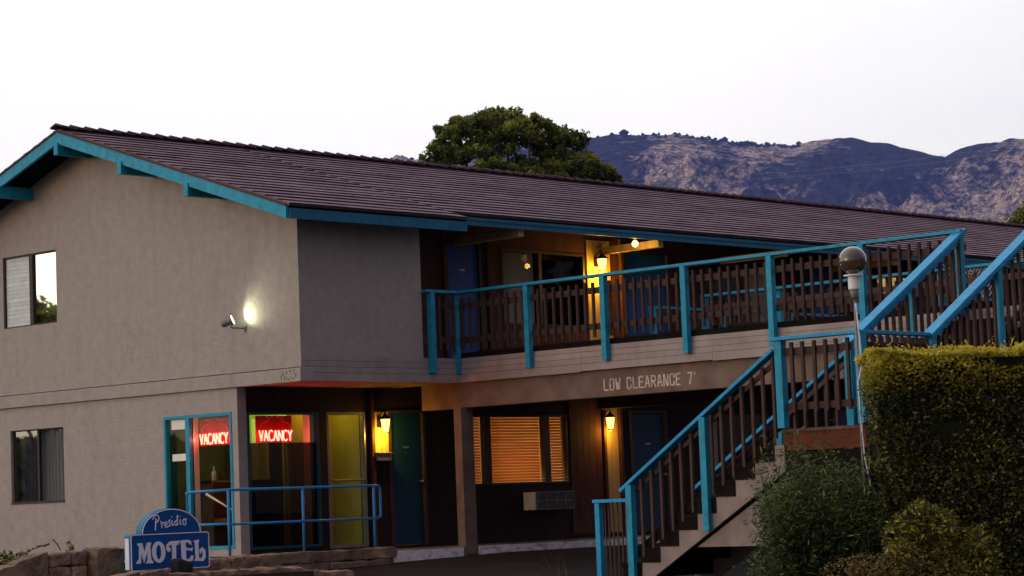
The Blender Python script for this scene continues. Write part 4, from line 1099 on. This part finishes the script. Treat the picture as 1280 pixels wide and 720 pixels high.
def hedge():
    a = pb(1087, 440, 24.8); L = 4.2; D = 1.1
    zb, ztp = -.65, 1.93
    root = empty('hedge', (a.x + 1, a.y - 1, zb), 'tall clipped box hedge with yellow green top growth beside the stair', 'hedge')
    def surf(n):
        P = []; N = []
        k = rng.random(n)
        u = rng.random(n); v = rng.random(n); sel = rng.choice(3, n, p=(.62, .22, .16))
        for i in range(n):
            if sel[i] == 0: q = (u[i] * L, 0, v[i]); nn = -FV
            elif sel[i] == 1: q = (u[i] * L, v[i] * D, 1); nn = Vector((0, 0, 1))
            else: q = (0, u[i] * D, v[i]); nn = -RV
            x, y, z = q
            w = Vector((a.x, a.y, 0)) + RV * x + FV * y; zz = zb + z * (ztp - zb)
            # the left end leans in towards its foot
            w += RV * max(0, (1.45 - zz)) * .16 * max(0, 1 - x / 1.2)
            bul = noise.noise(Vector((w.x * 1.3, w.y * 1.3, zz * 1.3))) * .15 + noise.noise(Vector((w.x * 4, w.y * 4, zz * 4))) * .09
            w += nn * bul - nn * abs(rng.normal()) * .06
            zz += (noise.noise(Vector((w.x * 1.7, w.y * 1.7, 5))) * .10 + noise.noise(Vector((w.x * 6, w.y * 6, 5))) * .05) * z
            # rounded shoulders
            if z > .90 and sel[i] != 1: w -= nn * (z - .90) ** 2 * 18
            P.append((w.x, w.y, zz)); N.append(nn)
        return np.array(P), np.array(N)
    P, N = surf(95000)
    t = rng.random(len(P)) ** 3.0
    leaves('foliage', P, .045, .55, M['hedge'], root, out=N, tones=t)
    # sprigs on top
    pts = []
    for k in range(260):
        x = rng.uniform(0, L); y = rng.uniform(0, D); w = Vector((a.x, a.y, 0)) + RV * x + FV * y; h = rng.uniform(.03, .13) * (1 + (rng.random() < .06) * .8)
        for j in range(9): pts.append((w.x + rng.normal() * .012, w.y + rng.normal() * .012, ztp - .02 + h * j / 8))
    leaves('top_sprigs', pts, .030, .5, M['hedge'], root)
    m = MB(); c = Vector((a.x, a.y, 0)); o0 = c + RV * .22 + FV * .12; o1 = c + RV * (L - .1) + FV * .12; o2 = o1 + FV * (D - .24); o3 = o0 + FV * (D - .24)
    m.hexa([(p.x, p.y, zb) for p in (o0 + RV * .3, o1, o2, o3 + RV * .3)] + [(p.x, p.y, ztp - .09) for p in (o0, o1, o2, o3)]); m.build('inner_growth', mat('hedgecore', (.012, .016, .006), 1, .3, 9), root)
hedge()

def bush(label, px0, px1, pyt, pyb, d, n, size, aspect, mt, name='shrub', depth=.8, lumps=9, cat='shrub', spiky=False):
    A = pb(px0, pyb, d); B = pb(px1, pyb, d); c = (A + B) / 2; W = (B - A).length / 2
    H = pb((px0 + px1) / 2, pyt, d).z; zb = gz(c.x, c.y) + .0
    root = empty(name, (c.x, c.y, zb), label, cat)
    Ls = []
    for k in range(lumps):
        u = -0.75 + 1.5 * (k + .5) / lumps + rng.uniform(-.1, .1); hh = (zb + (H - zb) * rng.uniform(.55, .92) * (1 - .35 * abs(u) ** 2))
        Ls.append((c + RV * u * W + FV * rng.uniform(-.3, .3) * depth, hh, W * rng.uniform(.28, .42), (H - zb) * rng.uniform(.16, .24)))
        Ls.append((c + RV * u * W * .95 + FV * rng.uniform(-.4, .1) * depth, zb + (hh - zb) * .5, W * rng.uniform(.3, .42), (H - zb) * .3))
    P = []; N = []
    while len(P) < n:
        q, z, rw, rh = Ls[rng.integers(len(Ls))]
        v = rng.normal(size=3); v /= np.linalg.norm(v); rr = rng.uniform(.72, 1.05)
        P.append((q.x + v[0] * rw * rr, q.y + v[1] * rw * rr, max(zb, z + v[2] * rh * rr))); N.append(v)
    leaves('foliage', P, size, aspect, mt, root, out=np.array(N), tones=rng.random(len(P)) ** 2.2)
    m = MB()
    for k in range(7):
        q, z, rw, rh = Ls[(k * 2) % len(Ls)]
        m.tube([(c.x + rng.normal() * .05, c.y + rng.normal() * .05, zb - .05), ((c.x + q.x) / 2, (c.y + q.y) / 2, (zb + z) / 2), (q.x, q.y, z)], [.018, .012, .006], 6)
    m.build('stem', M['bark'], root)
    return root
bush('leafy yellow tinged shrub at the foot of the tall hedge', 1098, 1262, 628, 735, 24.0, 11000, .055, .5, M['shrub'], lumps=8)
bush('low golden green shrub along the bottom below the globe lamp', 1030, 1235, 688, 740, 23.4, 10000, .036, .55, M['yellowshrub'], lumps=10)
bush('small dark creeping shrub at the foot of the gable wall', -40, 44, 690, 722, 33.5, 2600, .05, .5, M['shrub'], name='creeping_shrub', depth=.5)
bush('little dark tuft plant behind the low stone wall', 75, 98, 681, 700, 33.0, 500, .04, .4, M['shrub'], name='tuft_plant', depth=.1, lumps=3)
# trailing twig from the creeping shrub
A = pb(40, 690, 33.4); m = MB(); pts = [tuple(pb(px, py, 33.3)) for px, py in ((20, 700), (34, 689), (48, 684), (60, 680))]
tw = empty('trailing_twig', pts[0], 'thin leafy twig arching from the creeping shrub over the wall', 'twig')
m.tube(pts, .006, 5); m.build('stem', M['bark'], tw)
P = [tuple(Vector(pts[i]) + (Vector(pts[i + 1]) - Vector(pts[i])) * t + Vector(rng.normal(size=3)) * .012) for i in range(3) for t in np.linspace(0, 1, 9)]
leaves('foliage', P, .05, .5, M['shrub'], tw)
m = MB(); m.tube([tuple(pb(px, py, 33.0)) for px, py in ((76, 688), (72, 681), (66, 674))], .008, 5); tag(m.build('dry_twig', M['bark']), 'single dry twig leaning by the tuft plant', 'twig')

def nandina():
    c = pb(1030, 700, 25.3); zb = gz(c.x, c.y)
    root = empty('bamboo_shrub', (c.x, c.y, zb), 'feathery bamboo like shrub spreading in front of the stair landing', 'shrub')
    P = []; D = []; m = MB()
    for k in range(250):
        u = rng.uniform(-1, 1); tipx = u * 0.62 + rng.normal() * .08
        zt_ = zb + (1.80 - .45 * abs(u) ** 2.2) * rng.uniform(.35, 1.0) + (.25 if rng.random() < .12 else 0)
        b = c + RV * u * .36 + FV * rng.uniform(-.25, .25); t = c + RV * tipx + FV * rng.uniform(-.5, .5)
        b = Vector((b.x, b.y, zb)); t = Vector((t.x, t.y, zt_)); mid = (b + t) / 2 + Vector((0, 0, .12)) - (t - b) * .06
        m.tube([b, mid, t], [.007, .005, .002], 4)
        for j in range(190):
            s_ = rng.uniform(.22, 1.02); q = b * (1 - s_) ** 2 + mid * 2 * s_ * (1 - s_) + t * s_ ** 2
            P.append(tuple(q + Vector(rng.normal(size=3)) * np.array([.075, .075, .055]).mean()))
            D.append(s_)
    leaves('foliage', P, .07, .2, M['bamboo'], root, tones=np.clip(np.array(D) ** 2 * rng.random(len(P)) ** 1.2, 0, 1), droop=.25)
    m.build('stem', M['bark'], root)
nandina()
m = MB()
for k in range(7):
    x = -1.0 - .1 * rng.random(); y = -5.6 - .06 * k; m.tube([(x, y, gz(x, y)), (x - .03, y + .03, -.25), (x - rng.uniform(.03, .12), y + rng.uniform(.0, .15), rng.uniform(-.25, -.02))], [.004, .003, .001], 4)
tag(m.build('grass_tuft', leafmat('dryblade', (.06, .05, .02), (.2, .16, .07)), None), 'dry grass tuft poking up before the stair guard', 'grass')

# trees ---------------------------------------------------------------
def tree(name, label, c, zbase, lobes, n, size, mt, trunk_r=.3, cat='tree', group=None, clump=.34):
    root = empty(name, (c[0], c[1], zbase), label, cat, group)
    P = []; N = []; T = []
    per = n // (len(lobes) * 26)
    for (q, rx, rz) in lobes:
        q = Vector(q)
        for k in range(26):
            v = rng.normal(size=3); v /= np.linalg.norm(v)
            if v[2] < -.4: v[2] *= -1
            rad = rng.uniform(.62, 1.0); cc = q + Vector((v[0] * rx * rad, v[1] * rx * rad, v[2] * rz * rad))
            rc = clump * rng.uniform(.6, 1.3); tn = rng.uniform(0, .75)
            w = rng.normal(size=(per, 3)); w /= np.linalg.norm(w, axis=1)[:, None]; rr = rng.uniform(.35, 1.1, (per, 1)) * rc
            pts = np.array(cc) + w * rr * np.array([1, 1, .75])
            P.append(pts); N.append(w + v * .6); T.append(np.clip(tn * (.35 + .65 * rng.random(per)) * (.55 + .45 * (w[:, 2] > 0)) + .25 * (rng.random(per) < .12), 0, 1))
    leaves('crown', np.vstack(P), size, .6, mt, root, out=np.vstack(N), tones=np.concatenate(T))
    m = MB(); top = max(l[0][2] for l in lobes)
    m.tube([(c[0], c[1], zbase), (c[0] + .1, c[1], zbase + (top - zbase) * .4), (c[0], c[1] + .1, zbase + (top - zbase) * .75)], [trunk_r, trunk_r * .75, trunk_r * .35], 10)
    for (q, rx, rz) in lobes[:14]:
        m.tube([(c[0], c[1], zbase + (top - zbase) * .4), ((c[0] + q[0]) / 2, (c[1] + q[1]) / 2, (zbase + top) / 2 * .6 + q[2] * .4), tuple(q)], [trunk_r * .4, trunk_r * .22, .03], 6)
    m.build('trunk', M['bark'], root, True)
    return root
def lobes_from(pxs, d, jit=1.0):
    out_ = []
    for (px, py, r, rz) in pxs:
        q = pb(px, py, d); out_.append((tuple(q + FV * rng.uniform(-.8, .8) * jit), r, rz))
    return out_
lb = lobes_from([(575, 178, .95, .75), (553, 205, .75, .6), (600, 168, .95, .75), (632, 160, .85, .65), (662, 172, .9, .7), (690, 182, .8, .65), (710, 190, .8, .65), (640, 195, 1.3, .9), (590, 210, 1.3, .8),
                 (680, 215, 1.2, .8), (725, 213, .7, .55), (748, 222, .55, .4), (765, 232, .35, .3), (540, 225, .7, .5), (620, 235, 1.5, .9), (700, 235, 1.3, .7), (580, 160, .5, .35), (655, 158, .4, .35), (612, 150, .4, .3)], 80)
c_t = pb(650, 300, 80)
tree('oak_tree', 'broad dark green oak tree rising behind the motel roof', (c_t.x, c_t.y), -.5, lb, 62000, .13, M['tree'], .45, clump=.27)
lb = lobes_from([(1285, 274, .45, .28), (1278, 284, .35, .25), (1305, 266, .8, .5), (1310, 285, 1.0, .5)], 90, .5)
c_t = pb(1310, 300, 90)
tree('dark_tree', 'dark tree crown at the end of the roof ridge before the mountain', (c_t.x, c_t.y), -.5, lb, 9000, .16, M['tree'], .35)
# trees across the street: they stand behind the viewpoint and show in the window glass
tree('offscreen_tree', 'dark street tree mirrored in the bare pane of the upper gable window', (-27.5, 44.5), -1, [((-27.5, 44.5, 6.6), 2.2, 1.6), ((-29.3, 46, 6.0), 1.6, 1.4), ((-25.8, 43.3, 5.6), 1.7, 1.4), ((-24.2, 42, 4.6), 1.3, 1.2), ((-30, 46.5, 4.6), 1.8, 1.3)], 14000, .28, M['tree'], .3, clump=.6)
mb = MB(); 
P = []
for k in range(26000):
    x = rng.uniform(-44, -12); P.append((x, 46 + rng.normal() * .6, -.2 + abs(rng.random()) ** .6 * (3.45 + .12 * math.sin(x * 1.3) + .06 * math.sin(x * 4.1))))
o_ = leaves('ground_cover', P, .6, .6, M['shrub']); tag(o_, 'dark belt of shrubs across the side street', 'shrubs', kind='stuff')
for i, (x, y, h) in enumerate(((22, -44, 15), (30, -40, 14), (38, -46, 17), (15, -50, 16), (46, -38, 15), (8, -46, 14), (54, -36, 15))):  # row added out of view to darken glass reflections and block low sky
    tree('offscreen_tree', 'dark tree added out of view across the lot to darken the gallery glass', (x, y), -1.5, [((x, y, h * .78), 3.4, 3.0), ((x - 2.5, y + 1, h * .5), 3.0, 3.2), ((x + 2.5, y - 1, h * .5), 3.0, 3.2), ((x, y, h * .3), 3.4, 3.0)], 9000, .5, M['tree'], .3, group='added trees across the lot', clump=1.0)

# ------------------------------------------------------------------ mountains
def smooth(a, b, x):
    t = np.clip((x - a) / (b - a), 0, 1); return t * t * (3 - 2 * t)
crest = np.array([(200, 230), (400, 215), (485, 200), (495, 192), (505, 194), (515, 199), (560, 190), (640, 180), (700, 176), (725, 169), (745, 170), (765, 167), (800, 168), (850, 167), (885, 172), (905, 176), (945, 179), (990, 182), (1005, 178), (1022, 174), (1050, 171), (1075, 174), (1100, 177), (1140, 186), (1163, 191), (1181, 195), (1195, 186), (1212, 180), (1240, 177), (1262, 173), (1285, 172), (1340, 178), (1450, 190)], float)
def crest_z(px, dist):
    py = np.interp(px, crest[:, 0], crest[:, 1])
    d = F + RT * ((px - 640) / 3054.4) + UP * ((360 - py) / 3054.4)
    return d
NXM, NYM = 620, 210
pxs = np.linspace(380, 1420, NXM)
m_v = np.zeros((NYM, NXM, 3)); m_r = np.zeros((NYM, NXM))
for i, px in enumerate(pxs):
    py = float(np.interp(px, crest[:, 0], crest[:, 1]))
    d = F + RT * ((px - 640) / 3054.4) + UP * ((360 - py) / 3054.4)
    h = math.hypot(d.x, d.y); dx, dy, tz = d.x / h, d.y / h, d.z / h
    DC = 5200.0; zc = tz * DC
    for j in range(NYM):
        t = j / (NYM - 1); dist = 3300 + t * 2600
        x, y = dx * dist, dy * dist
        s = (dist - 3300) / (DC - 3300)
        if dist <= DC: base = zc * (0.10 + 0.90 * s ** 0.85)
        else: base = zc - (dist - DC) * 0.55
        P = Vector((x / 330.0, y / 330.0, 0.3))
        n1 = noise.ridged_multi_fractal(P, 1.0, 2.1, 5, 1.0, 2.0) - 1.1
        n2 = noise.fractal(Vector((x / 130.0, y / 130.0, 1.7)), 1.0, 2.0, 4)
        n3 = noise.fractal(Vector((x / 38.0, y / 38.0, 4.7)), 0.8, 2.0, 3)
        amp = 1 - smooth(.62, .98, s) if s < 1 else 0.0
        z = base + (n1 * 95 * amp + n2 * 42 * amp + n3 * 13 * (0.25 + .75 * amp)) * min(1, .35 + s)
        if j == 0: z = -5.0
        m_v[j, i] = (CAM.x + x, CAM.y + y, z)
        g = lambda cx, wx, cs, ws: math.exp(-((px - cx) / wx) ** 2 - ((s - cs) / ws) ** 2)
        m_r[j, i] = g(835, 50, .72, .25) + .8 * g(900, 45, .45, .25) + .55 * g(935, 22, .88, .08) + .9 * g(1230, 70, .42, .22) + .7 * g(1120, 50, .35, .2) + .5 * g(1010, 40, .5, .15) + .8 * g(1290, 40, .8, .2) + .9 * g(495, 25, .9, .3) + .35 * g(1190, 25, .8, .12)
me = bpy.data.meshes.new('mountain')
idx = np.arange(NYM * NXM).reshape(NYM, NXM)
fq = np.stack([idx[:-1, :-1], idx[:-1, 1:], idx[1:, 1:], idx[1:, :-1]], -1).reshape(-1, 4)
me.vertices.add(NYM * NXM); me.vertices.foreach_set('co', m_v.reshape(-1, 3).ravel())
me.loops.add(fq.size); me.loops.foreach_set('vertex_index', fq.ravel())
me.polygons.add(len(fq)); me.polygons.foreach_set('loop_start', np.arange(len(fq)) * 4); me.polygons.foreach_set('loop_total', np.full(len(fq), 4))
me.update(); me.validate()
ra = me.attributes.new('rock', 'FLOAT', 'POINT'); ra.data.foreach_set('value', m_r.ravel())
mm = bpy.data.materials.new('mountain'); mm.use_nodes = True
t = mm.node_tree; L = t.links; p = t.nodes['Principled BSDF']; p.inputs['Roughness'].default_value = 1; p.inputs['Specular IOR Level'].default_value = 0
c = t.nodes.new('ShaderNodeTexCoord')
n1 = t.nodes.new('ShaderNodeTexNoise'); n1.inputs['Scale'].default_value = .0032; n1.inputs['Detail'].default_value = 9; n1.inputs['Roughness'].default_value = .68
n3 = t.nodes.new('ShaderNodeTexNoise'); n3.inputs['Scale'].default_value = .045; n3.inputs['Detail'].default_value = 5; n3.inputs['Roughness'].default_value = .7
for n_ in (n1, n3): L.new(c.outputs['Object'], n_.inputs['Vector'])
a1 = t.nodes.new('ShaderNodeMath'); a1.operation = 'MULTIPLY_ADD'; a1.inputs[1].default_value = .55; L.new(n3.outputs['Fac'], a1.inputs[0]); L.new(n1.outputs['Fac'], a1.inputs[2])
ra_ = t.nodes.new('ShaderNodeAttribute'); ra_.attribute_name = 'rock'
a2_ = t.nodes.new('ShaderNodeMath'); a2_.operation = 'MULTIPLY_ADD'; a2_.inputs[1].default_value = .17; L.new(ra_.outputs['Fac'], a2_.inputs[0]); L.new(a1.outputs[0], a2_.inputs[2])
rr_ = t.nodes.new('ShaderNodeMapRange'); rr_.inputs['From Min'].default_value = .81; rr_.inputs['From Max'].default_value = .95; L.new(a2_.outputs[0], rr_.inputs['Value'])
rock = t.nodes.new('ShaderNodeValToRGB'); rock.color_ramp.elements[0].color = (.10, .085, .08, 1); rock.color_ramp.elements[1].color = (.80, .63, .47, 1); rock.color_ramp.elements[0].position = .25; rock.color_ramp.elements[1].position = .65
vo = t.nodes.new('ShaderNodeTexVoronoi'); vo.inputs['Scale'].default_value = .075; vo.feature = 'DISTANCE_TO_EDGE'
ds = t.nodes.new('ShaderNodeVectorMath'); ds.operation = 'MULTIPLY_ADD'; ds.inputs[1].default_value = (22, 22, 22)
L.new(n3.outputs['Color'], ds.inputs[0]); L.new(c.outputs['Object'], ds.inputs[2]); L.new(ds.outputs[0], vo.inputs['Vector'])
vm = t.nodes.new('ShaderNodeMapRange'); vm.inputs['From Max'].default_value = .32; L.new(vo.outputs['Distance'], vm.inputs['Value'])
mu_ = t.nodes.new('ShaderNodeMath'); mu_.operation = 'MULTIPLY_ADD'; mu_.inputs[1].default_value = .45; L.new(vm.outputs[0], mu_.inputs[0])
sb_ = t.nodes.new('ShaderNodeMath'); sb_.operation = 'SUBTRACT'; sb_.inputs[1].default_value = .18; L.new(n3.outputs['Fac'], sb_.inputs[0]); L.new(sb_.outputs[0], mu_.inputs[2])
L.new(mu_.outputs[0], rock.inputs[0])
veg = t.nodes.new('ShaderNodeValToRGB'); veg.color_ramp.elements[0].color = (.02, .026, .022, 1); veg.color_ramp.elements[1].color = (.11, .10, .085, 1); veg.color_ramp.elements[0].position = .3; veg.color_ramp.elements[1].position = .7
L.new(n3.outputs['Fac'], veg.inputs[0])
mx_ = t.nodes.new('ShaderNodeMix'); mx_.data_type = 'RGBA'; L.new(rr_.outputs[0], mx_.inputs[0]); L.new(veg.outputs[0], mx_.inputs[6]); L.new(rock.outputs[0], mx_.inputs[7])
L.new(mx_.outputs[2], p.inputs['Base Color'])
bp = t.nodes.new('ShaderNodeBump'); bp.inputs['Distance'].default_value = 42; bp.inputs['Strength'].default_value = .9; L.new(n3.outputs['Fac'], bp.inputs['Height']); L.new(bp.outputs[0], p.inputs['Normal'])
me.materials.append(mm)
mo = bpy.data.objects.new('mountain', me); COL.objects.link(mo); tag(mo, kind='structure')
# trees along the crest, too many and far to count
P = []; tt = []
jc = int(round((5200 - 3300) / 2600 * (NYM - 1)))
vs = []; m = MB()
for k in range(330):
    px = rng.choice([rng.uniform(735, 1000), rng.uniform(850, 1000), rng.uniform(880, 1000), rng.uniform(490, 1000)]); i = int((px - 380) / 1040 * (NXM - 1)); j = jc + rng.integers(-4, 3)
    q = m_v[j, i]; h = rng.uniform(2.5, 9) * (1.7 if rng.random() < .06 else 1); w = h * rng.uniform(.3, .8)
    m.lathe((q[0], q[1], q[2] - 2), [(w * .5, 0), (w, h * rng.uniform(.25, .6)), (w * .8, h * .7), (w * .35, h * .95), (.1, h + .6)], 6)
tag(m.build('far_trees', mat('fartree', (.03, .04, .035), 1, .2, .1)), 'sparse pines along the mountain crest', 'trees', kind='stuff')

# power lines crossing before the mountain
def wire(p0, p1, sag, label, r=.013):
    a, b = pb(*p0), pb(*p1); pts = []
    for k in range(25):
        t_ = k / 24; q = a.lerp(b, t_); q.z -= sag * 4 * t_ * (1 - t_); pts.append(q)
    m = MB(); m.tube(pts, r, 5); o_ = m.build('power_line', mat('wirepaint', (.14, .26, .30), .4, .05, 1) if 'wp' not in M else M['wp']); M['wp'] = o_.data.materials[0]
    tag(o_, label, 'power line')
wire((1350, 163, 210), (560, 226, 120), 1.2, 'upper thin cable crossing before the mountain')
wire((1350, 171, 210), (560, 231, 120), 1.2, 'lower thin cable crossing before the mountain')

# ------------------------------------------------------------------ air
hz = MB(); hz.box(-400, 5600, -2600, 5600, -120.0, 1000)
hm = bpy.data.materials.new('haze'); hm.use_nodes = True
ht = hm.node_tree; ht.nodes.remove(ht.nodes['Principled BSDF'])
pv = ht.nodes.new('ShaderNodeVolumePrincipled'); pv.inputs['Color'].default_value = (.17, .28, 1.0, 1); pv.inputs['Density'].default_value = 6.5e-5; pv.inputs['Anisotropy'].default_value = 0.0
ht.links.new(pv.outputs[0], ht.nodes['Material Output'].inputs['Volume'])
tag(hz.build('haze', hm), kind='stuff')
